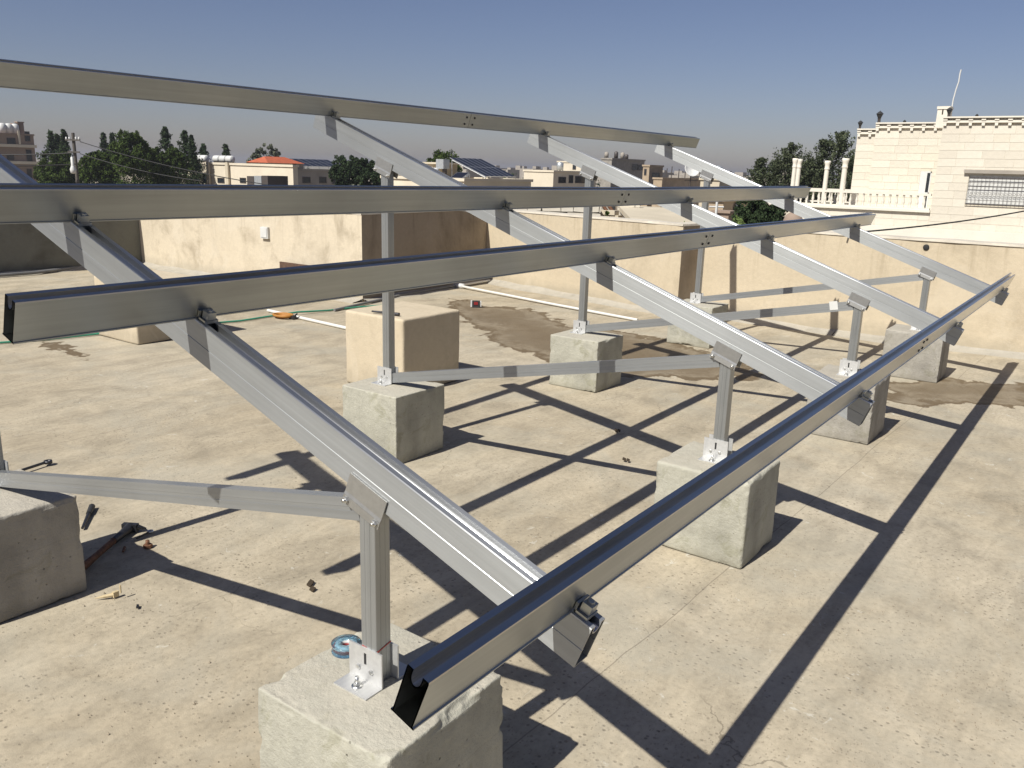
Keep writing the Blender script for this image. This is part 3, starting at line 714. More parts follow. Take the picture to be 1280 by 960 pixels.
a = G(118, 748, .006); b_ = G(143, 743, .012); c_ = G(151, 741, .02); mb = MB(); mb.tube([a, a.lerp(b_, .5), b_], [.001, .006, .007], 6); mb.tube([c_, c_+Vector((0, 0, .03))], .003, 6); mb.obox(b_+Vector((.004, 0, .0)), (.010, 0, 0), (0, .006, 0), (0, 0, .01))
tag(mb.build('wood_splinter', 'pale_wood'), 'pale pointed splinter of wood in front of the shaded block', 'wood splinter')
c = G(172, 758, .004); mb = MB(); mb.obox(c, (.006, .008, 0), (-.003, .002, .001), (0, 0, .003)); tag(mb.build('metal_chip', 'dark_steel'), 'tiny dark chip right of the wood splinter', 'chip')
for (u, v, lb) in ((768, 539, 'dark crumpled scrap beside the crossing of two shadows'), (783, 574, 'flat dark scrap left of the second front block'), (393, 734, 'tiny dark scrap on the floor left of the near post')):
    c = G(u, v, 0); mb = MB()
    for k in range(3):
        q = c+Vector((random.uniform(-.03, .03), random.uniform(-.03, .03), .008)); mb.obox(q, (.009, .003, .002), (-.003, .007, .003), (0, 0, .003))
    tag(mb.build('scrap', 'leaf_dry'), lb, 'scrap')
# tape reel on the nearest block
c = GZ(433, 813, H); root = empty('tape_reel', c, 'small clear blue reel of tape on the nearest block behind the post foot', 'tape reel')
mb = MB(); mb.lathe(c, [(.014, 0), (.036, 0), (.036, .003), (.034, .005), (.034, .018), (.036, .020), (.036, .023), (.014, .023), (.014, 0)], 28); mb.build('case', 'blue_clear_plastic', root)
mb = MB(); mb.lathe(c, [(.013, .004), (.029, .004), (.029, .012), (.013, .012), (.013, .004)], 24); mb.build('label_band', 'red_plastic', root)
mb = MB(); mb.lathe(c, [(.013, .0125), (.026, .0125), (.026, .019), (.013, .019), (.013, .0125)], 24); mb.build('tape', 'white_plastic', root)
# grit
mb = MB(); rg = random.Random(3)
for k in range(1500):
    if k < 900: u, v = rg.uniform(0, 1280), 400+560*rg.random()**.8
    else:
        hx, hy, sp = rg.choice([(1075, 590, 45), (1240, 900, 70), (1150, 760, 60), (130, 740, 60), (60, 560, 90), (900, 890, 90), (1000, 700, 60), (350, 930, 80)]); u = rg.gauss(hx, sp); v = rg.gauss(hy, sp*.4)
    v = max(v, 395)
    c = G(u, v, 0)
    if not (-3 < c.x < 7.2 and -4 < c.y < 9.5): continue
    r = rg.uniform(.0008, .0022)*(1+ (rg.random() < .05)*1.2); a = rg.uniform(0, 6.28); ca, sa = math.cos(a), math.sin(a); e = rg.uniform(.5, 1)
    vs = [(c.x+r*ca, c.y+r*sa, -.003), (c.x-r*sa*e, c.y+r*ca*e, -.003), (c.x-r*ca, c.y-r*sa, -.003), (c.x+r*sa*e, c.y-r*ca*e, -.003), (c.x+r*.2, c.y, r*.9)]
    mb.add(vs, [(0, 1, 4), (1, 2, 4), (2, 3, 4), (3, 0, 4)])
tag(mb.build('grit', 'stone_chip'), 'scattered grit and crumbs on the roof floor', kind='stuff')
# power cable over the right wall
p0 = Vector((7.75, 1.45, .99)); p1 = W(1290, 262, 10.5)
p0 = W(1062, 291, 8.2)
pts = [p0.lerp(p1, t)+Vector((0, 0, -.03*4*t*(1-t))) for t in np.linspace(-.02, 1.6, 24)]
mb = MB(); mb.tube(pts, .0085, 6); tag(mb.build('power_cable', 'cable_black'), 'black cable slanting over the right parapet in front of the villa', 'cable')

# ------------------------------------------------------------------ VILLA ON THE RIGHT
XV, XL = 48.0, 51.0
villa = empty('villa', (XV, 4, -7), 'large cream limestone villa with lantern topped parapet on the right', 'villa')
def yz(u, v, x): p = GX(u, v, x); return p.y, p.z
yR = yz(1164, 255, XV)[0]                      # left edge of the near wing
zl = yz(1163, 263, XV)[1]                      # terrace ledge
zc = yz(1230, 145.5, XV)[1]                    # top of the near wing
yL0 = yz(1070.5, 164, XL)[0]; yL1 = yz(1095.5, 156, XL)[0]; zc2 = yz(1140, 153, XL)[1]; zc3 = yz(1085, 160.5, XL)[1]
yT = yz(952, 262, XV)[0]
wy0, wz1 = yz(1212, 217, XV); wz0 = yz(1212, 256, XV)[1]; wy1 = wy0-3.6
# backing volumes (wall body), left 0.35 deep behind the stones
mb = MB()
yE = yR-13
mb.box((XV+.05, wy0, -7), (XV+9, yR, zc-.3)); mb.box((XV+.05, yE, -7), (XV+9, wy1, zc-.3)); mb.box((XV+.05, wy1, -7), (XV+9, wy0, wz0)); mb.box((XV+.05, wy1, wz1), (XV+9, wy0, zc-.3)); mb.box((XV+1.2, wy1, wz0), (XV+9, wy0, wz1))
mb.build('near_wing', 'villa_joint', villa)
mb = MB(); mb.box((XL+.05, yR-.01, -7), (XL+8, yL1, zc2-.3)); mb.box((XL+.35, yL1, -7), (XL+8, yL0, zc3-.3)); mb.build('far_wing', 'villa_joint', villa)
mb = MB(); mb.box((XV+.05, yR+.001, -7), (XL+.3, yT, zl-.12)); mb.build('terrace_wall', 'villa_joint', villa)
mb = MB(); mb.box((XV-.12, yR+.003, zl-.12), (XL+.3, yT+.1, zl)); mb.build('terrace_slab', 'villa_trim', villa)
slens = [.7, .85, 1.0, 1.15, 1.3]; CH = .40; SP = {}
def stone(L, h):
    k = (round(L, 2), round(h, 2))
    if k not in SP:
        mb = MB(); mb.box((.0, -k[0]+.012, .006), (.09, 0, k[1]-.006)); SP[k] = mb.build('stone', 'villa_stone', villa, M=Matrix()); return SP[k], True
    return SP[k], False
nst = 0; rg = random.Random(5)
def stones(x, ya, yb, za, zb, holes=(), z_in=None):
    global nst
    z = zb
    while z > za+.02:
        h = min(CH, z-za); z0_ = z-h; y = yb
        while y > ya+.05:
            L = min(rg.choice(slens), y-ya)
            if y-ya-L < .3: L = y-ya
            L = round(L, 2); segs = [(y, L)]
            for (h0, h1, g0, g1) in holes:
                if z0_+h*.5 > g0 and z0_+h*.5 < g1:
                    ns = []
                    for (yy, l) in segs:
                        if yy-l > h1 or yy < h0: ns.append((yy, l)); continue
                        if yy > h1: ns.append((yy, yy-h1))
                        if yy-l < h0: ns.append((h0, h0-(yy-l)))
                    segs = ns
            for yy, l in segs:
                if l < .08: continue
                o, new = stone(l, h); M = Matrix.Translation((x, yy, z0_))
                if new: ORG[o.name] = M; o.matrix_basis = ORG[villa.name].inverted() @ M
                else: inst(o, 'stone', villa, M)
                nst += 1
            y -= L
        z -= h
stones(XV+.034, yR-6.3, yR, yz(1220, 300, XV)[1], zc-.44, holes=[(wy1, wy0, wz0, wz1)])
dy0, dz1 = yz(1151, 214, XL); dy1 = yz(1165, 214, XL)[0]; dz0 = zl
stones(XL+.034, yR+.01, yL1, zl, zc2-.44, holes=[(dy1, dy0, dz0, dz1)])
stones(XL+.334, yL1+.01, yL0, zl, zc3-.44)
stones(XV+.034, yR+.01, yR+7.0, yz(1100, 300, XV)[1], zl-.13)
# plinth band
zb1 = yz(1280, 292, XV)[1]; mb = MB(); mb.box((XV-.35, yR-9, -7), (XV-.06, yR+7.5, zb1)); mb.build('base_band', 'villa_trim', villa)
# cornices
def cornice(x, ya, yb, zt, per, depth=.35):
    cm = MB(); cm.box((x-.16, ya, zt-.07), (x+depth, yb, zt)); cm.box((x-.06, ya, zt-.30), (x+depth, yb, zt-.19)); cm.box((x+.10, ya, zt-.19), (x+depth, yb, zt-.07))
    c0 = cm.build('cornice', 'villa_trim', villa)
    y = yb-.1; pm = None
    while y > ya+.22:
        M = Matrix.Translation((x, y, zt))
        if pm is None:
            q = MB(); q.box((-.10, -.10, -.19), (.12, .10, -.07)); pm = q.build('corbel', 'villa_trim', c0, M=M); q = MB(); q.box((-.05, -.07, -.44), (.06, .07, -.30)); pd_ = q.build('dentil', 'villa_trim', c0, M=M)
        else: inst(pm, 'corbel', c0, M); inst(pd_, 'dentil', c0, M)
        y -= per
cornice(XV-.03, yR-8, yR, zc, .58); cornice(XL-.03, yR+.3, yL1, zc2, .6); cornice(XL+.27, yL1+.02, yL0, zc3, .6)
# big window with grille
wn_ = MB(); wn_.box((XV+.22, wy1, wz0), (XV+.30, wy0, wz0+.08)); wn_.box((XV+.22, wy1, wz1-.1), (XV+.30, wy0, wz1))
for k in range(5): yy = wy0-(wy0-wy1)*k/4; wn_.box((XV+.22, yy-.05, wz0), (XV+.3, yy+.05, wz1))
fr = wn_.build('window', 'white_paint', villa)
mb = MB(); mb.box((XV+.12, wy1, wz0+.05), (XV+.2, wy0, wz1-.05)); mb.build('pane', 'white_sticker', fr)
mb = MB(); hgt = wz1-wz0
for f in (.02, .16, .72, .60, .88): mb.box((XV-.06, wy1, wz0+hgt*f-.011), (XV-.03, wy0, wz0+hgt*f+.011))
k = 0; y = wy0-.06
while y > wy1:
    mb.box((XV-.055, y-.007, wz0), (XV-.035, y+.007, wz0+hgt*.9)); mb.lathe((XV-.045, y-.09, wz0+hgt*.38), [(.05, -.01), (.065, -.01), (.065, .01), (.05, .01)], 8, (1, 0, 0)); y -= .18; k += 1
mb.build('grille', 'dark_frame', fr)
mb = MB(); mb.box((XV-.12, wy1-.2, wz1+.02), (XV+.1, wy0+.25, wz1+.2)); mb.build('lintel', 'shade_stone', villa)
# terrace door
mb = MB(); mb.box((XL+.02, dy0-.35, dz0), (XL+.12, dy0, dz1)); mb.box((XL+.02, dy1, dz0+.75), (XL+.12, dy0-.35, dz0+.87)); mb.box((XL+.02, dy1, dz0), (XL+.12, dy1+.06, dz1)); mb.box((XL+.02, dy1, dz1-.08), (XL+.12, dy0-.35, dz1-.001))
dr = mb.build('door', 'white_paint', villa)
mb = MB(); mb.box((XL+.05, dy1+.06, dz0), (XL+.045+.03, dy0-.35, dz1-.08)); mb.build('pane', 'window_glass', dr)
# roof vent tower
ty0, tz1 = yz(1174, 133.5, XV+1); ty1 = yz(1189, 133.5, XV+1)[0]
mb = MB(); zt0 = zc-.5
za_, zb_ = tz1-.42, tz1-.14
mb.box((XV+.7, ty1, zt0), (XV+1.5, ty0, za_)); mb.box((XV+.7, ty1, za_), (XV+1.5, ty1+.28, zb_)); mb.box((XV+.7, ty0-.22, za_), (XV+1.5, ty0, zb_)); mb.box((XV+.95, ty1+.28, za_), (XV+1.5, ty0-.22, zb_)); mb.box((XV+.66, ty1-.03, zb_), (XV+1.54, ty0+.03, tz1))
mb.build('vent_tower', 'villa_trim', villa)
mb = MB(); mb.box((XV+.93, ty1+.28, za_), (XV+.949, ty0-.22, zb_)); mb.build('vent_grille', 'dark_frame', villa)
# balustrade on the terrace edge
def balustrade(x, ya, yb, z, label, per=.34, hh=.85):
    root = empty('balustrade', (x, (ya+yb)/2, z), label, 'balustrade')
    mb = MB(); mb.box((x-.10, ya, z+hh-.12), (x+.10, yb, z+hh)); mb.build('top_rail', 'villa_trim', root)
    mb = MB(); mb.box((x-.10, ya, z), (x+.10, yb, z+.1)); mb.build('bottom_rail', 'villa_trim', root)
    pm = None; y = yb-.12
    while y > ya+.05:
        M = Matrix.Translation((x, y, z+.1))
        if pm is None:
            q = MB(); q.lathe((0, 0, 0), [(.06, 0), (.06, .06), (.035, .1), (.075, .22), (.07, .3), (.035, .46), (.045, .52), (.06, .56), (.06, hh-.22)], 8); pm = q.build('baluster', 'villa_trim', root, M=M)
        else: inst(pm, 'baluster', root, M)
        y -= per
balustrade(XV+.05, yR+.05, yz(975, 255, XV)[0], zl, 'cream balustrade along the front edge of the villa terrace')
balustrade(XL+3.5, yz(1066, 240, XL+3.5)[0], yz(1008, 240, XL+3.5)[0], zl, 'cream balustrade at the back of the villa terrace, behind the round columns')
def column(u0, u1, vt, vb, x, label):
    yc, zt = yz((u0+u1)/2, vt, x); r = abs(yz(u0, vt, x)[0]-yz(u1, vt, x)[0])/2*.82
    root = empty('terrace_column', (x, yc, zl), label, 'column', 'round columns on the villa terrace')
    mb = MB(); mb.lathe((x, yc, zl), [(r*1.0, 0), (r*.95, .2), (r*.86, zt-zl-.55)], 14); mb.build('shaft', 'villa_trim', root)
    mb = MB(); mb.lathe((x, yc, zt-.55), [(r*.86, 0), (r*1.05, .04), (r*1.05, .1), (r*.9, .14), (r*.95, .3), (r*1.2, .42), (r*1.2, .55), (0, .56)], 14); mb.build('capital', 'villa_trim', root)
column(991, 998, 198, 232, 49.5, 'left column of the close pair at the left end of the villa terrace')
column(996, 1003.5, 199, 232, 52.5, 'right column of the close pair at the left end of the villa terrace')
column(1031, 1039, 201, 240, 52.5, 'single slim column in the middle of the villa terrace')
column(1053, 1062, 198, 242, 49.5, 'thicker column right beside the villa wall')
def lantern(u, vt, vb, x, label, sc=1.):
    y, zt = yz(u, vt, x); z0_ = yz(u, vb+3.5, x)[1]; h = zt-z0_
    root = empty('lantern', (x, y, z0_), label, 'lantern', 'black lanterns along the villa roof')
    mb = MB(); mb.lathe((x, y, z0_), [(h*.16, 0), (h*.11, h*.08), (h*.10, h*.42), (h*.14, h*.46)], 8); mb.build('stem', 'dark_frame', root)
    mb = MB(); mb.lathe((x, y, z0_+h*.46), [(h*.1, 0), (h*.22, h*.28), (h*.23, h*.30)], 6); mb.build('lamp_glass', 'black_rubber', root)
    mb = MB(); mb.lathe((x, y, z0_+h*.75), [(h*.27, 0), (h*.12, h*.14), (h*.03, h*.2), (.0, h*.25)], 6); mb.build('cap', 'black_rubber', root)
lantern(1076, 150, 160.5, XL+.4, 'small black lantern at the left corner of the villa roof')
lantern(1100.5, 138, 153, XL+.1, 'largest black lantern on the step of the villa roof')
lantern(1131, 149.5, 155, XL+5, 'lantern tip just above the middle of the villa parapet')
lantern(1187.5, 133.5, 146, XV+.1, 'black lantern right beside the vent tower')
lantern(1221.5, 142, 147.5, XV+4, 'small lantern tip above the right wing parapet')
a = GX(1190, 133, XV+2); pts = [GX(u, v, XV+2) for u, v in ((1190, 134), (1191.5, 125), (1195, 112), (1198.5, 102), (1200, 92), (1201.5, 87))]
mb = MB(); mb.tube(pts, .035, 6); tag(mb.build('antenna', 'white_paint'), 'thin white whip antenna bending above the vent tower', 'antenna')

# ------------------------------------------------------------------ OTHER BUILDINGS
def win(b_root, face, plane, u0, v0, u1, v1, fm='dark_frame', pm='window_glass', proud=.06):
    if face == 'L':
        a = GX(u0, v0, plane); c = GX(u1, v1, plane); z1, z0_ = a.z, c.z; y0_, y1_ = sorted((a.y, c.y)); t = .09
        mb = MB(); xx = plane
        mb.box((xx-proud, y0_, z0_), (xx+.1, y1_, z0_+t)); mb.box((xx-proud, y0_, z1-t), (xx+.1, y1_, z1)); mb.box((xx-proud, y0_, z0_+t), (xx+.1, y0_+t, z1-t)); mb.box((xx-proud, y1_-t, z0_+t), (xx+.1, y1_, z1-t))
        f = mb.build('window', fm, b_root); mb = MB(); mb.box((xx-.02, y0_+t, z0_+t), (xx+.05, y1_-t, z1-t)); mb.build('pane', pm, f)
    else:
        a = GY(u0, v0, plane); c = GY(u1, v1, plane); z1, z0_ = a.z, c.z; x0_, x1_ = sorted((a.x, c.x)); t = .09; yy = plane
        mb = MB(); mb.box((x0_, yy-proud, z0_), (x1_, yy+.1, z0_+t)); mb.box((x0_, yy-proud, z1-t), (x1_, yy+.1, z1)); mb.box((x0_, yy-proud, z0_+t), (x0_+t, yy+.1, z1-t)); mb.box((x1_-t, yy-proud, z0_+t), (x1_, yy+.1, z1-t))
        f = mb.build('window', fm, b_root); mb = MB(); mb.box((x0_+t, yy-.02, z0_+t), (x1_-t, yy+.05, z1-t)); mb.build('pane', pm, f)
def house(label, uc, d, ul, ur, vt, mat, wins=(), name='house', cat='house', par=.25, mat2=None, vt_l=None, z0=-7):
    """axis aligned block; nearest corner seen at column uc, depth d; sunlit face runs to ul, shaded face to ur"""
    p = W(uc, vt, d); x0_, y0_, zt = p.x, p.y, p.z
    y1_ = GX(ul, vt, x0_).y if ul < uc-.5 else y0_+8; x1_ = GY(ur, vt, y0_).x if ur > uc+.5 else x0_+8
    if not (y1_ > y0_): y1_ = y0_+8
    if not (x1_ > x0_): x1_ = x0_+8
    root = empty(name, ((x0_+x1_)/2, (y0_+y1_)/2, z0), label, cat)
    mb = MB(); mb.box((x0_, y0_, z0), (x1_, y1_, zt-par)); mb.build('wall', mat, root)
    mb = MB(); e = .12
    mb.box((x0_-e, y0_-e, zt-par), (x1_+e, y0_+.12, zt)); mb.box((x0_-e, y0_+.12, zt-par), (x0_+.12, y1_+e, zt)); mb.box((x1_-.12, y0_+.12, zt-par), (x1_+e, y1_+e, zt)); mb.box((x0_+.12, y1_-.12, zt-par), (x1_-.12, y1_+e, zt)); mb.build('roof_edge', mat2 or mat, root)
    for wv in wins:
        win(root, wv[0], x0_ if wv[0] == 'L' else y0_, *wv[1:])
    return root, (x0_, x1_, y0_, y1_, zt)
def tank(p, r, h, label, group=None, mat='white_paint', horiz=False):
    root = empty('water_tank', p, label, 'water tank', group)
    mb = MB(); L = Vector(p)+Vector((0, 0, .35))
    if horiz: mb.lathe(L+Vector((0, -h/2, r)), [(0, 0), (r*.8, .02), (r, .12), (r, h-.12), (r*.8, h-.02), (0, h)], 14, (0, 1, 0))
    else: mb.lathe(L, [(0, 0), (r, 0), (r, h*.85), (r*.4, h), (0, h)], 14)
    mb.build('tank_body', mat, root)
    mb = MB()
    for sx in (-1, 1):
        for sy in (-1, 1): mb.box((p[0]+sx*r*.6-.04, p[1]+sy*r*.6-.04, p[2]), (p[0]+sx*r*.6+.04, p[1]+sy*r*.6+.04, p[2]+.45))
    mb.build('stand', 'dark_frame', root)
# far left apartment block
r, bb = house('brown stone apartment block with balconies at the far left', -60, 128, -140, 41, 163, 'brown_render',
      [('R', 8, 172, 20, 181), ('R', 30, 164, 38, 177), ('R', 8, 193, 18, 200), ('R', 32, 187, 41, 204), ('R', 33, 211, 41, 226), ('R', -20, 172, -8, 182)], 'apartment_block', 'apartment block')
mb = MB()
for v in (184, 205): z = GY(20, v, bb[2]).z; mb.box((bb[0]-.3, bb[2]-.35, z), (bb[1]+.2, bb[2]-.13, z+.45))
mb.box((GY(22, 170, bb[2]).x, bb[2]-.2, GY(22, 180, bb[2]).z), (GY(24.5, 170, bb[2]).x, bb[2]-.13, GY(22, 163, bb[2]).z)); mb.build('floor_band', 'cream_render', r)
p = GY(4, 163, bb[2]+2)
for k, u in enumerate((3, 11, 19)): q = GY(u, 163, bb[2]+1.5); tank((q.x, q.y, bb[4]-.3), .6, 1.5, ['left', 'middle', 'right'][k]+' white water tank of the three on the brown apartment block', 'white water tanks on the brown apartment block')
for k, u in enumerate((19.5, 25)): q = GY(u, 163, bb[2]+3); mb = MB(); mb.box((q.x-.45, q.y-.5, bb[4]-.3), (q.x+.45, q.y+.5, bb[4]+1.5+.3*k)); mb.box((q.x-.55, q.y-.6, bb[4]+1.5+.3*k), (q.x+.55, q.y+.6, bb[4]+1.65+.3*k)); tag(mb.build('chimney_stack', 'brown_render'), ['shorter', 'taller'][k]+' brown chimney on the roof of the left apartment block', 'chimney')
# cream house
r, bb = house('long cream house with white tanks on its flat roof behind the top rails', 366, 92, 232, 372, 206, 'cream_render',
      [('L', 240, 220, 247, 228), ('L', 253, 216, 261, 229), ('L', 272, 222, 281, 229), ('L', 300, 222, 308, 229)])
mb = MB(); x0_ = bb[0]
for u in (262, 286): a = GX(u, 208, x0_); mb.box((x0_-.35, a.y-.25, -7), (x0_-.121, a.y+.25, bb[4]+.05))
mb.build('pilaster', 'lime_stone', r)
for k, u in enumerate((249, 256, 272, 280, 288)):
    q = GX(u, 206, x0_+2.5); tank((q.x, q.y, bb[4]-.35), .42, 1.1, ['leftmost', 'second', 'third', 'fourth', 'fifth'][k]+' in the row of white water tanks on the long cream house', 'white water tanks on the long cream house', horiz=True)
# rooftop shed, dark and glass
p0_ = W(311, 221, 84)
# grey house with red tiled hood
r, bb = house('grey stone house with a red tiled hood on its roof', 332, 102, 318, 421, 210, 'shade_stone',
      [('R', 347, 209, 356, 217), ('R', 378, 221, 388, 229), ('R', 399, 221, 408, 229), ('R', 415, 216, 419, 230), ('R', 357, 222, 361, 227)])
y0_ = bb[2]; a = GY(330, 205, y0_+.5); c = GY(361, 205, y0_+.5); zt = bb[4]
mb = MB(); mb.box((a.x, y0_-.2, zt), (c.x, y0_+3.2, zt+.62)); mb.build('hood_wall', 'cream_render', r)
mb = MB(); c2 = GY(374, 205, y0_+.5); zr = zt+.62
mb.add([(a.x-.3, y0_-.6, zr), (c2.x, y0_-.6, zr), (c2.x, y0_+3.6, zr), (a.x-.3, y0_+3.6, zr), (a.x+.9, y0_+1.5, zr+.75), (c2.x-1.5, y0_+1.5, zr+.75)], [(0, 1, 5, 4), (1, 2, 5), (2, 3, 4, 5), (3, 0, 4), (3, 2, 1, 0)])
hr = mb.build('tiled_roof', 'tile_red', r)
mb = MB(); a = GY(364, 206, y0_+1); c = GY(374, 206, y0_+1); mb.box((a.x, y0_+.15, zt), (c.x, y0_+3, zt+.62)); mb.build('stair_head', 'shade_stone', r)
# PV arrays
def pv(c0, ex, ey, nx, ny, pw, ph, label, gap=.03, legs=True, z0=None):
    ex = Vector(ex).normalized(); ey = Vector(ey).normalized(); nn = ex.cross(ey).normalized()
    root = empty('solar_array', (c0.x, c0.y, z0 if z0 is not None else c0.z), label, 'solar array')
    pm = None
    for i in range(nx):
        for j in range(ny):
            o_ = Vector(c0)+ex*(i*(pw+gap))+ey*(j*(ph+gap)); M = frameM(o_, ex, ey, nn)
            if pm is None:
                q = MB(); q.box((0, 0, 0), (pw, ph, .04)); pm = q.build('solar_panel', 'pv_frame', root, M=M)
                g = MB(); g.box((.035, .035, .035), (pw-.035, ph-.035, .046)); gm = g.build('cell_glass', 'pv_glass', pm, M=M)
            else:
                o2 = inst(pm, 'solar_panel', root, M); inst(gm, 'cell_glass', o2, M)
    if legs:
        q = MB()
        for i in (0, nx//2, nx):
            t_ = Vector(c0)+ex*(i*(pw+gap))+ey*(ny*(ph+gap)*.92)-nn*.05; b0 = Vector((t_.x, t_.y, z0)); q.tube([b0, t_], .04, 5); f_ = Vector(c0)+ex*(i*(pw+gap))-nn*.05
            q.tube([f_, t_], .035, 5)
            q.tube([Vector((f_.x, f_.y, z0)), f_+nn*.01], .035, 5)
        q.build('support', 'pv_frame', root)
q = GY(366, 206, y0_+4)
pv(Vector((q.x, y0_+2.5, zt+.3)), (1, -.05, 0), (0, 1, .28), 7, 2, 1.0, 1.65, 'flat solar array on the roof of the grey stone house', z0=zt-.2)
# shed with dark ends
root = empty('roof_shed', W(322, 229, 84), 'small glazed shed with dark ends in front of the grey stone house', 'shed')
for k, (u0, u1, mt) in enumerate(((308.5, 317.5, 'dark_frame'), (317.5, 327, 'tank_metal'), (327, 335, 'dark_frame'))):
    a = GX(u0, 220, p0_.x); c = GX(u1, 232, p0_.x); mb = MB(); mb.box((p0_.x, c.y, -7 if k == 1 else c.z-1), (p0_.x+2.5-.01*k, a.y, a.z+.02*k)); mb.build('bay', mt, root)
# building with the tilted solar array, centre
r, bb = house('cream flat roofed house carrying the tilted solar array', 580, 58, 478, 664, 223, 'cream_render', [], par=.2)
sh = MB(); sh.box((bb[0]+.05, bb[2]-.14, bb[4]-.45), (bb[1], bb[2]-.121, bb[4]-.05)); 
z_r = bb[4]
# roof rooms on it
q1 = GX(524, 206, bb[0]+5); q2 = GX(548, 212, bb[0]+5)
mb = MB(); mb.box((bb[0]+5, GX(541, 210, bb[0]+5).y, z_r-.4), (bb[0]+8, GX(520, 210, bb[0]+5).y, GX(540, 205, bb[0]+5).z)); mb.box((bb[0]+4.8, GX(561, 210, bb[0]+5).y, GX(540, 205, bb[0]+5).z+.002), (bb[0]+8.2, GX(518, 210, bb[0]+5).y, GX(540, 205, bb[0]+5).z+.14)); mb.build('roof_room', 'lime_stone', r)
p = GX(553.5, 199, bb[0]+2.5); p2 = GX(553.5, 211, bb[0]+2.5); root = empty('water_tank', (p.x, p.y, z_r-.3), 'square grey metal tank on a leg on the cream roof', 'water tank')
mb = MB(); mb.box((p.x-.35, p.y-.36, p2.z), (p.x+.35, p.y+.36, p.z)); mb.build('tank_body', 'tank_metal', root)
mb = MB(); mb.box((p.x-.12, p.y-.3, z_r-.3), (p.x+.12, p.y-.06, p2.z)); mb.build('stand', 'dark_frame', root)
q = GX(541, 213, bb[0]+2); tank((q.x, q.y, z_r-.35), .33, .9, 'white round tank left of the square grey tank on the cream roof', horiz=True)
q = GX(567, 214, bb[0]+1.5); a0 = Vector((q.x, q.y+.3, z_r-.05)); pv(a0, (0, -1, 0), (1, 0, .5), 1, 1, 1.1, .9, 'small solar water heater panel on the cream roof', z0=z_r-.2)
# tilted array: low edge from (603,221) to (645,221), high edge from (580,198) to (629,200)
c0 = GY(607, 221, bb[2]+.8); hi_ = GY(581, 198.5, bb[2]+4.2)
pv_ex = Vector((1, 0, 0)); lx = (GY(645, 222, bb[2]+.8)-c0).length
c0.z = GY(607, 221, bb[2]+.8).z
eyv = (hi_-c0)
pwid = lx/6-.03
pv(c0, (1, 0, 0), Vector((0, eyv.y, eyv.z)), 6, 2, pwid, Vector((0, eyv.y, eyv.z)).length/2, 'tilted array of two rows of dark solar panels on the cream roof', z0=z_r-.25)
# mid distance town
r, bb = house('cream house with a dark windowed shaded side in the middle distance', 692, 118, 655, 735, 213, 'cream_render',
      [('R', 698, 221, 707, 229), ('R', 711, 219, 716, 229), ('R', 719, 220, 731, 229)], mat2='cream_render')
q = GY(700, 212, bb[2]+3); tank((q.x, q.y, bb[4]-.3), .5, 1.2, 'water tank on the shaded side of the middle distance house', mat='tank_metal')
r, bb = house('tall cream block behind the dark windowed house', 740, 150, 697, 746, 202, 'cream_render', [('L', 716, 206, 720, 212)], 'apartment_block', 'apartment block')
q = GX(722, 201, bb[0]+3); tank((q.x, q.y, bb[4]-.3), .55, 1.3, 'dark tank on the tall cream block', mat='dark_frame')
r, bb = house('grey concrete block with open floors left of the lit stair tower', 765, 135, 752, 806, 197.5, 'concrete_block_far', [('R', 790, 205, 797, 213), ('R', 798, 206, 803, 213)], 'apartment_block', 'apartment block')
for k, (u, hh_) in enumerate(((758, 1.4), (770, 1.7), (778, 1.6), (783, 1.2))):
    q = GY(u, 197, bb[2]+2.5+.5*k); tank((q.x, q.y, bb[4]-.25), .34, hh_*.65, ['leftmost', 'second', 'third', 'rightmost'][k]+' of the four roof tanks on the grey concrete block', 'roof tanks on the grey concrete block', mat='dark_frame' if k % 2 else 'shade_stone')
r, bb = house('half shaded stone house right of the grey concrete block', 812, 128, 804, 829, 206, 'tan_stone', [('L', 805.5, 211, 808, 219), ('R', 815, 216, 824, 222)])
r, bb = house('low tan house with a flat roof and rods, in the distance', 828, 120, 817, 878, 222, 'tan_stone', [('R', 856, 223, 872, 226)])
for k, u in enumerate((833, 839, 848, 856, 866, 874)):
    q = GY(u, 222, bb[2]+.3+.4*(k % 3)); mb = MB(); mb.tube([(q.x, q.y, bb[4]-.3), (q.x+.05, q.y, bb[4]+1.3+.3*(k % 2))], .07, 5); tag(mb.build('reinforcing_rod', 'dark_frame'), ['first thin steel rod from the left on the low tan roof', 'second thin steel rod from the left on the low tan roof', 'third thin steel rod from the left on the low tan roof', 'third thin steel rod from the right on the low tan roof', 'second thin steel rod from the right on the low tan roof', 'rightmost thin steel rod on the low tan roof'][k], 'rod', 'steel rods above the low tan roof')
# satellite dish and white objects right of it
p = W(864, 212, 60); root = empty('satellite_dish', (p.x, p.y, p.z-1.6), 'white satellite dish seen between the far rafters', 'satellite dish')
mb = MB(); ax = (CAM-p).normalized()+Vector((0, -.6, .5)); mb.lathe(p, [(.0, .0), (.25, .03), (.45, .1), (.58, .2), (.56, .21), (.43, .12), (.24, .05), (0, .03)], 16, ax); mb.build('dish', 'white_paint', root)
mb = MB(); mb.tube([(p.x, p.y, p.z-2.2), (p.x, p.y, p.z)], .04, 6); mb.build('mast', 'dark_frame', root)
r, bb = house('distant whitish house with dark tanks behind the far rafter', 900, 75, 876, 925, 222, 'lime_stone', [('L', 885, 223, 890, 229)])
for k, u in enumerate((888, 896)): q = GX(u, 221, bb[0]+1.5); tank((q.x, q.y, bb[4]-.3), .45, 1.0, ['left', 'right'][k]+' dark tank on the distant whitish house', 'dark tanks on the distant whitish house', mat=['dark_frame', 'tank_metal'][k])
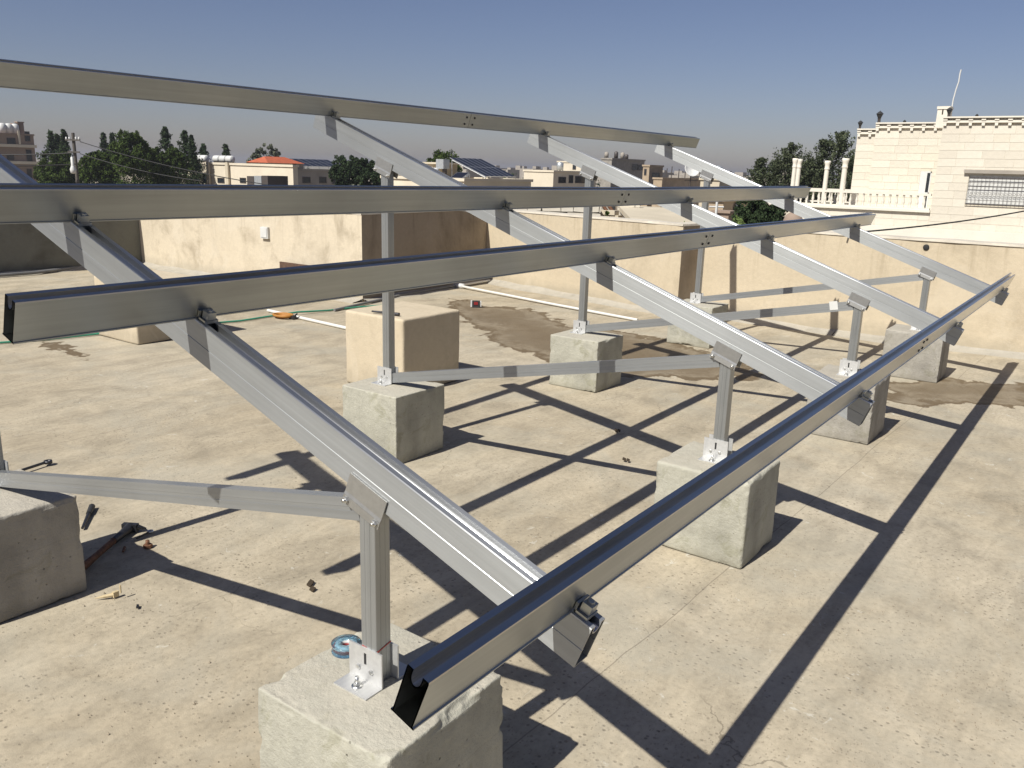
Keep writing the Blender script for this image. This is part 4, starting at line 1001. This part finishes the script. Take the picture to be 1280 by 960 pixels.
# far low town that reads as one mass on the horizon
rg = random.Random(11); mb = MB()
for k in range(60):
    u = 480+k*9+rg.uniform(-6, 6); d = rg.uniform(260, 600); hz = 208+(u-640)*.0285; q = W(u, hz+rg.uniform(1.5, 6), d); sx, sy = rg.uniform(3, 9), rg.uniform(3, 9)
    mb.box((q.x-sx, q.y-sy, -7), (q.x+sx, q.y+sy, q.z)); mb.box((q.x-sx*.3, q.y-sy*.4, q.z), (q.x+sx*.2, q.y+sy*.1, q.z+rg.uniform(.8, 2)))
tag(mb.build('far_town', 'shade_stone'), 'hazy mass of low houses along the horizon', kind='stuff')
# small stone house with arched window, right of centre
r, bb = house('small tan stone house with an arched window behind the far rafters', 905, 44, 880, 938, 246, 'tan_stone', [])
yy = bb[2]; a = GY(920, 262, yy); mb = MB(); mb.lathe((a.x, yy-.05, a.z), [(0, 0), (.42, 0), (.42, .1), (0, .1)], 16, (0, -1, 0)); mb.box((a.x-.42, yy-.15, a.z-1.1), (a.x+.42, yy+.0, a.z)); wv_ = mb.build('window', 'white_paint', r)
mb = MB(); mb.lathe((a.x, yy-.16, a.z), [(0, 0), (.3, 0), (.3, .02), (0, .02)], 16, (0, -1, 0)); mb.box((a.x-.3, yy-.18, a.z-1.0), (a.x+.3, yy-.16, a.z-.01)); mb.build('pane', 'window_glass', wv_)
mb = MB(); p = W(905, 266, 38); mb.box((p.x-.3, p.y-.35, -7), (p.x+.5, p.y+.35, p.z)); mb.box((p.x-.4, p.y-.45, p.z), (p.x+.6, p.y+.45, p.z+.1)); o = mb.build('garden_shed', 'brown_render'); tag(o, 'reddish flat shed in front of the small tan stone house', 'shed')
# utility pole with cross bar
p = W(895, 268, 36); zt = W(895, 251, 36).z; root = empty('utility_pole', (p.x, p.y, -7), 'pale pole with a short crossbar behind the third rafter', 'pole')
mb = MB(); mb.tube([(p.x, p.y, -7), (p.x, p.y, zt)], .06, 6); mb.build('pole_shaft', 'white_paint', root)
mb = MB(); mb.tube([Vector((p.x, p.y, zt-.25))-RT0*.32, Vector((p.x, p.y, zt-.25))+RT0*.3], .04, 6); mb.build('crossbar', 'white_paint', root)
# dome
p = W(991, 279, 30); root = empty('rounded_kiosk', (p.x, p.y, -7), 'brown rounded roof of a small kiosk below the villa balustrade', 'kiosk')
mb = MB(); mb.lathe((p.x, p.y, p.z), [(.34, 0), (.34, .1), (.27, .27), (.14, .37), (0, .4)], 16); mb.build('dome', 'brown_render', root)
mb = MB(); mb.lathe((p.x, p.y, -7), [(.28, 0), (.28, 7+p.z)], 12); mb.build('drum', 'tan_stone', root)

# retaining stone wall behind the parapet
def stone_wall(u0, u1, d, vtop, label, zbot=-1.2):
    a = W(u0, vtop, d); c = W(u1, vtop, d); c.z = a.z; e = (c-a); e.z = 0; L = e.length; e.normalize(); nn = Vector((-e.y, e.x, 0)); nn = nn if nn.dot(CAM-a) > 0 else -nn
    root = empty('stone_wall', ((a.x+c.x)/2, (a.y+c.y)/2, zbot), label, 'wall')
    mb = MB(); mb.obox((a+c)/2+Vector((0, 0, (zbot-a.z)/2-2))-nn*.25, e*L/2, nn*.19, (0, 0, (a.z-zbot)/2+2)); mb.build('wall_core', 'bare_earth', root)
    z = zbot+.9; rr = random.Random(u0)
    while z < a.z:
        h = rr.uniform(.18, .3); x = 0
        while x < L:
            l = rr.uniform(.25, .55); l = min(l, L-x)
            if l > .06:
                q = MB(); j = [rr.uniform(-.03, .03) for _ in range(10)]
                p_ = a+e*(x+l/2)+nn*(rr.uniform(-.03, .02)); p_.z = z+h/2
                q.obox(p_, e*(l/2-.012)+Vector((0, 0, j[0]*.5)), nn*.08, Vector((0, 0, h/2-.012))+e*j[1]*.6); q.build('stone', 'villa_stone', root)
            x += l
        z += h
    return root
stone_wall(596, 752, 22, 256, 'cream rubble stone wall beyond the peach parapet', zbot=-.85)
stone_wall(772, 800, 24, 256, 'short stone pier right of the stair rails beyond the parapet', zbot=-.85)
# stair rails
root = empty('stair_rail', W(765, 284, 22.5), 'brown sloping stair rail beyond the parapet', 'stair rail')
mb = MB()
for du, dd in ((0, 22.5), (7, 22.9)): mb.tube([W(752+du, 254, dd), W(772+du, 284, dd)], .05, 6)
mb.build('handrail', 'rusty_steel', root)
mb = MB()
for k in range(5): a = W(755+k*4.4, 258+k*6, 22.6); mb.obox(a-Vector((0, 0, .15)), Vector((.12, 0, 0)), (0, .4, 0), (0, 0, .06))
mb.build('steps', 'lime_stone', root)
# flat concrete annex roof
a = W(796, 276, 19); c = W(868, 283, 19)
root = empty('annex', (a.x+1, a.y-1, -7), 'low annex with a pale sloping flat roof beyond the parapet', 'annex')
A1, A2 = W(790, 275, 18.5), W(866, 284, 18.5); B1, B2 = W(772, 256, 25), W(880, 262, 25)
mb = MB(); mb.add([A1, A2, B2, B1]+[p-Vector((0, 0, .12)) for p in (A1, A2, B2, B1)], [(0, 1, 2, 3), (7, 6, 5, 4), (0, 4, 5, 1), (1, 5, 6, 2), (2, 6, 7, 3), (3, 7, 4, 0)]); mb.build('roof', 'lime_stone', root)
mb = MB(); cc = (A1+A2+B1+B2)/4; mb.add([p.lerp(cc, .04)-Vector((0, 0, .121)) for p in (A1, A2, B2, B1)]+[Vector((p.lerp(cc, .04).x, p.lerp(cc, .04).y, -7)) for p in (A1, A2, B2, B1)], [(0, 1, 2, 3), (0, 4, 5, 1), (1, 5, 6, 2), (2, 6, 7, 3), (3, 7, 4, 0)]); mb.build('wall', 'shade_stone', root)
# pole and wires at the left
p = W(92, 176, 70); ztop = W(92, 166, 70).z; root = empty('utility_pole', (p.x, p.y, -7), 'dark wooden utility pole with crossarms at the upper left', 'pole')
mb = MB(); mb.tube([(p.x, p.y, -7), (p.x, p.y, ztop)], [.18, .13], 8); mb.build('pole_shaft', 'pole_wood', root)
for v, l in ((175, .62), (190, .5)):
    q = W(92, v, 70); mb = MB(); mb.obox((p.x-.15, p.y-.15, q.z), RT0*l, Vector((math.cos(YAW), math.sin(YAW), 0))*.05, (0, 0, .06)); mb.build('crossarm', 'pole_wood', root)
mb = MB()
for du in (-8, -4, 4, 8): q = W(92+du, 174, 70); mb.lathe((q.x-.15, q.y-.15, q.z-.05), [(.06, 0), (.09, .06), (.06, .12), (.08, .2), (0, .24)], 8)
mb.build('insulator', 'white_paint', root)
q = W(91, 208, 69.5); mb = MB(); mb.lathe((q.x, q.y, q.z-.6), [(.0, 0), (.2, .05), (.25, .35), (.15, .6), (.12, .7), (.12, 1.3), (0, 1.4)], 10); mb.build('transformer', 'white_paint', root)
def wire(a, b_, sag, label, r=.035):
    mb = MB(); mb.tube([a.lerp(b_, t)+Vector((0, 0, -sag*4*t*(1-t))) for t in np.linspace(0, 1, 16)], r, 5); o = mb.build('overhead_wire', 'cable_black'); tag(o, label, 'wire', 'overhead wires at the upper left')
wire(W(100, 177, 70), W(335, 231, 60), .3, 'overhead wire falling to the right from the dark pole past the cream house')
wire(W(100, 192, 70), W(250, 226, 66), .25, 'lower overhead wire falling to the right from the dark pole')
wire(W(-60, 191, 70), W(92, 191, 70), .15, 'upper level overhead wire running left from the dark pole', .045)
wire(W(-60, 205, 66), W(95, 205, 70), .15, 'lower level overhead wire running left from the dark pole', .045)

# ------------------------------------------------------------------ TREES
def leaves(rng, cent, rad, n, size, squash=1.):
    """n leaf faces in clumps inside an ellipsoid"""
    k = max(6, n//55); d = rng.normal(size=(k, 3)); d /= np.linalg.norm(d, axis=1)[:, None]
    cl = cent+d*rad*(rng.random((k, 1))**.35*.82); cr = rad.mean()*rng.uniform(.18, .34, (k, 1))
    idx = rng.integers(0, k, n); q = rng.normal(size=(n, 3)); q /= np.linalg.norm(q, axis=1)[:, None]
    return cl[idx]+q*cr[idx]*rng.random((n, 1))**.4
def foliage(rng, P, size, name, mat, parent, elong=1.):
    n = len(P); a = rng.normal(size=(n, 3)); a /= np.linalg.norm(a, axis=1)[:, None]; b_ = rng.normal(size=(n, 3)); b_ -= (a*b_).sum(1)[:, None]*a; b_ /= np.linalg.norm(b_, axis=1)[:, None]
    s = size*rng.uniform(.6, 1.3, (n, 1)); a = a*s*elong; b_ = b_*s*.7
    V = np.stack([P-a*.5, P+b_*.5, P+a*.5, P-b_*.5], 1).reshape(-1, 3)
    o3 = P.mean(0); o3[2] = P[:, 2].min()
    me = bpy.data.meshes.new(name); me.vertices.add(4*n); me.vertices.foreach_set('co', (V-o3).astype(np.float32).ravel())
    me.loops.add(4*n); me.loops.foreach_set('vertex_index', np.arange(4*n, dtype=np.int32)); me.polygons.add(n)
    me.polygons.foreach_set('loop_start', np.arange(0, 4*n, 4, dtype=np.int32)); me.polygons.foreach_set('loop_total', np.full(n, 4, np.int32))
    me.materials.append(MATS[mat]); me.update(calc_edges=True); me.validate()
    o = bpy.data.objects.new(name, me); col.objects.link(o); return reg(o, parent, Matrix.Translation(o3))
def tree(u, vtop, wpx, d, kind, label, group, seed, mat='leaf_conifer', vbot=None, lean=0., zb=-7, n=2600, name=None, cat='tree'):
    rng = np.random.default_rng(seed); top = W(u, vtop, d); Rr = wpx/2*d/FPX; base = Vector((top.x, top.y, zb)); Ht = top.z-zb
    root = empty(name or {'conifer': 'conifer_tree', 'round': 'broadleaf_tree', 'cypress': 'cypress_tree', 'tall': 'eucalyptus_tree', 'bush': 'bush'}[kind], base, label, cat, group)
    px = d/FPX; size = max(.10, (2.2 if kind != 'round' else 2.1)*px)
    ld = np.array(RT0)*lean
    if kind in ('conifer', 'cypress'):
        Hv = (42 if kind == 'conifer' else 48)*d/FPX; z0_ = zb+Ht*.1; h = (top.z-z0_)*rng.random(n)**1.25; z = top.z-h; t = h/Hv
        nb = 240 if kind == 'conifer' else 170; bh = (top.z-z0_)*rng.random(nb)**1.2; bt_ = bh/Hv; ba = rng.random(nb)*6.283
        bl = Rr*1.45*np.minimum(1, bt_**(1.0 if kind == 'conifer' else .75))*rng.uniform(.5, 1.25, nb)+px*1.2; up = 1.0 if kind == 'cypress' else .25
        k_ = rng.integers(0, nb, n); q_ = rng.random(n)**.6; sp_ = (.07*bl[k_]*(1.6-q_))[:, None]
        P = np.stack([base.x+bl[k_]*q_*np.cos(ba[k_]), base.y+bl[k_]*q_*np.sin(ba[k_]), np.minimum(top.z, top.z-bh[k_]-bl[k_]*.25+bl[k_]*q_*up)], 1)+rng.normal(size=(n, 3))*(sp_+px*.7)
        lead = rng.random(n) < .10; P[lead] = np.stack([np.full(lead.sum(), base.x), np.full(lead.sum(), base.y), top.z-rng.random(lead.sum())*Hv*.6], 1)+rng.normal(size=(lead.sum(), 3))*px*.9
        tt = (top.z-P[:, 2:3])/Hv; P = P+ld[None]*np.maximum(0, 1-tt*.7)*Hv*.35
        elong = 1.5
    else:
        hgt = {'round': .62, 'tall': .55, 'bush': .95}[kind]; P = []; k = {'round': 9, 'tall': 7, 'bush': 5}[kind]
        zc_ = top.z-Ht*hgt/2 if kind != 'round' else top.z-max(Rr*1.1, 1.5)
        rz = min(Ht*hgt/2, Rr*1.1) if kind == 'round' else Ht*hgt/2
        for j in range(k):
            a = rng.random()*6.283; rr_ = Rr*rng.uniform(.25, .62); f = rng.uniform(.42, .62)
            cz = zc_+rz*rng.uniform(-.5, .5); c_ = np.array([base.x+rr_*math.cos(a), base.y+rr_*math.sin(a), min(cz, top.z-rz*f*1.02)])
            if j == 0: c_ = np.array([base.x, base.y, top.z-rz*f])
            P.append(leaves(rng, c_, np.array([Rr*f, Rr*f, rz*f]), n//k, size))
        if kind == 'round' and zc_-rz > zb+1.6:   # lower skirt
            P.append(leaves(rng, np.array([base.x, base.y, (zb+zc_)/2+.5]), np.array([Rr*.85, Rr*.85, (zc_-zb)/2]), n//3, size))
        if kind == 'round':
            P = P[k:]; m_ = 15
            for j in range(m_):
                el = math.asin(max(-.25, 1-1.25*(j+.5)/m_)); a = j*2.39996+seed; f = rng.uniform(.34, .46); q_ = .62*rng.uniform(.85, 1.12)
                rz = top.z-zc_; c_ = np.array([base.x+Rr*q_*math.cos(el)*math.cos(a), base.y+Rr*q_*math.cos(el)*math.sin(a), min(zc_+rz*.66*math.sin(el), top.z-rz*f*.8)])
                if j < 3: c_ = np.array([base.x+Rr*.3*math.cos(a), base.y+Rr*.3*math.sin(a), top.z-rz*f*.8])
                P.append(leaves(rng, c_, np.array([Rr*f, Rr*f, rz*f]), n//11, size))
        P = np.concatenate(P); elong = 1.2
    foliage(rng, P, size, 'crown', mat, root, elong)
    mb = MB(); tr = max(.08, Rr*.07); lv = Vector(ld)*Ht*.1
    mb.tube([base, base+Vector((0, 0, Ht*.4))+lv*.2, base+Vector((0, 0, Ht*.8))+lv], [tr, tr*.7, tr*.25], 6)
    rs = random.Random(seed)
    if kind != 'bush':
        for k in range(6):
            a = rs.random()*6.28; z = Ht*rs.uniform(.3, .7); mb.tube([base+Vector((0, 0, z)), base+Vector((math.cos(a)*Rr*.5, math.sin(a)*Rr*.5, z+Ht*.12))], [tr*.35, tr*.12], 5)
    mb.build('trunk', 'trunk_bark', root)
    return root
gl = 'trees along the skyline at the left'
TL = [(63, 165, 16, 112, 'conifer', 'slim conifer rising just right of the apartment block'), (71, 169, 12, 116, 'conifer', 'short conifer between two taller ones left of the dark pole'), (79, 163, 14, 110, 'conifer', 'pointed conifer directly left of the dark pole'),
      (70, 191, 62, 98, 'round', 'olive dark tree mass under the three conifers at the left'), (129, 167, 12, 125, 'conifer', 'left of the two small conifers behind the big bushy tree'), (140, 168, 11, 125, 'conifer', 'right of the two small conifers behind the big bushy tree'),
      (122, 187, 50, 92, 'round', 'low green tree right of the dark pole'), (163, 163, 62, 90, 'round', 'biggest bushy green tree in the left skyline'), (186, 184, 40, 96, 'round', 'dark bushy tree on the right flank of the biggest one'),
      (206, 160, 22, 104, 'conifer', 'tall ragged conifer right of the biggest bushy tree'), (198, 190, 40, 100, 'round', 'dark undergrowth tree below the ragged conifers'), (230, 164, 30, 100, 'conifer', 'thick dark conifer left of the cream house'), (239, 170, 14, 98, 'conifer', 'narrow conifer touching the thick dark one'),
      (217, 185, 38, 94, 'round', 'dark leafy tree just left of the cream house'), (254, 181, 18, 112, 'conifer', 'sparse small conifer behind the left end of the cream house'), (282, 182, 20, 120, 'conifer', 'lone small conifer behind the cream house roof')]
for k, (u, v, wd, d, kd, lb) in enumerate(TL):
    tree(u, v, wd*(1.1 if kd == 'conifer' else 1.1), d, kd, lb, gl, 20+k, 'leaf_conifer' if kd == 'conifer' else 'leaf_broad', n=4200 if kd == 'conifer' else 13000)
tree(321, 176, 34, 118, 'tall', 'left half of the thin grey tree pair behind the red tiled hood', gl, 50, 'leaf_grey', n=2600)
tree(338, 174, 34, 120, 'tall', 'right half of the thin grey tree pair behind the red tiled hood', gl, 51, 'leaf_grey', n=2600)
gm_ = 'dark green trees behind the second rail'
for k, (u, v, wd, lb) in enumerate(((431, 196, 34, 'dark rounded tree next to the grey stone house'), (448, 197, 26, 'dark tree in the middle of the group beside the second rafter'), (464, 199, 34, 'dark tree right against the second rafter'), (478, 204, 26, 'lowest dark tree behind the second rafter'))):
    tree(u, v, wd*1.35, 85, 'round', lb, gm_, 60+k, 'leaf_conifer', n=9000)
tree(553, 189, 58, 80, 'round', 'wide flat topped green tree behind the tilted solar array', None, 70, 'leaf_broad', n=12000)
gr_ = 'dark cypresses behind the villa terrace'
for k, (u, v, wd, d, lb) in enumerate(((949, 199, 26, 62, 'leftmost ragged cypress behind the villa terrace'), (968, 201, 24, 64, 'low cypress left of the column pair'), (986, 180, 34, 62, 'pointed cypress above the column pair'), (1009, 200, 26, 64, 'bushy cypress between the column pair and the slim column'), (1027, 176, 30, 62, 'tall cypress behind the slim column'), (1050, 166, 38, 62, 'tallest leaning cypress beside the villa wall'), (1018, 206, 34, 66, 'dark low cypress filling the gap behind the slim column'), (1064, 196, 26, 66, 'cypress half hidden by the villa corner'))):
    tree(u, v, wd*1.15, d, 'cypress', lb, gr_, 80+k, 'leaf_cypress', lean=.22, n=9000)
tree(940, 242, 56, 36, 'round', 'left half of the dense dark tree pair below the villa terrace', None, 93, 'leaf_conifer', n=8000)
tree(966, 240, 62, 34, 'round', 'dense dark green tree below the villa balustrade', None, 90, 'leaf_conifer', n=9000)
tree(926, 262, 26, 30, 'bush', 'pale green shrub left of the dense dark tree', None, 91, 'leaf_bush', zb=-2, n=2500, cat='shrub')
tree(910, 240, 30, 60, 'round', 'dark tree behind the small tan stone house', None, 92, 'leaf_conifer', n=4000)
for k, (u, v, wd, d, lb) in enumerate(((655, 262, 12, 20.5, 'leftmost small shrub in front of the rubble stone wall'), (667, 263, 12, 20.6, 'second small shrub in front of the rubble stone wall'), (724, 263, 14, 20.4, 'shrub in front of the stone wall beside the tall rear post'), (760, 262, 20, 21.5, 'dark shrub beside the sloping stair rail'), (856, 273, 20, 17.5, 'low shrub at the end of the annex roof beyond the wall step'))):
    tree(u, v, wd, d, 'bush', lb, 'shrubs beyond the parapet', 95+k, 'leaf_bush' if k != 3 else 'leaf_broad', zb=-1.1, n=900, cat='shrub')
# far woods reading as one mass near the horizon
rng = np.random.default_rng(4); Pt = []
for k in range(150):
    u = rng.uniform(-60, 1150); d = rng.uniform(180, 700); v = 208+(u-640)*.0285
    p = W(u, v, d); h = rng.uniform(1.5, 4.5); Pt.append(leaves(rng, np.array([p.x, p.y, -7+h]), np.array([h*1.3, h*1.3, h]), 110, .5))
tag(foliage(rng, np.concatenate(Pt), .9, 'far_trees', 'leaf_conifer', None), 'mass of far off trees between the distant houses', kind='stuff')
# ------------------------------------------------------------------ AIR
hb = MB(); hb.box((-3050, -3050, -8), (3050, 3050, 16)); hz_ = bpy.data.materials.new('haze_air'); hz_.use_nodes = True; MATS['haze_air'] = hz_
nt = hz_.node_tree; nt.nodes.remove(nt.nodes['Principled BSDF']); pv_ = nt.nodes.new('ShaderNodeVolumePrincipled')
pv_.inputs['Color'].default_value = (.80, .80, .86, 1); pv_.inputs['Density'].default_value = .00042; pv_.inputs['Anisotropy'].default_value = .35
nt.links.new(pv_.outputs[0], nt.nodes['Material Output'].inputs['Volume'])
tag(hb.build('haze', 'haze_air'), kind='stuff')
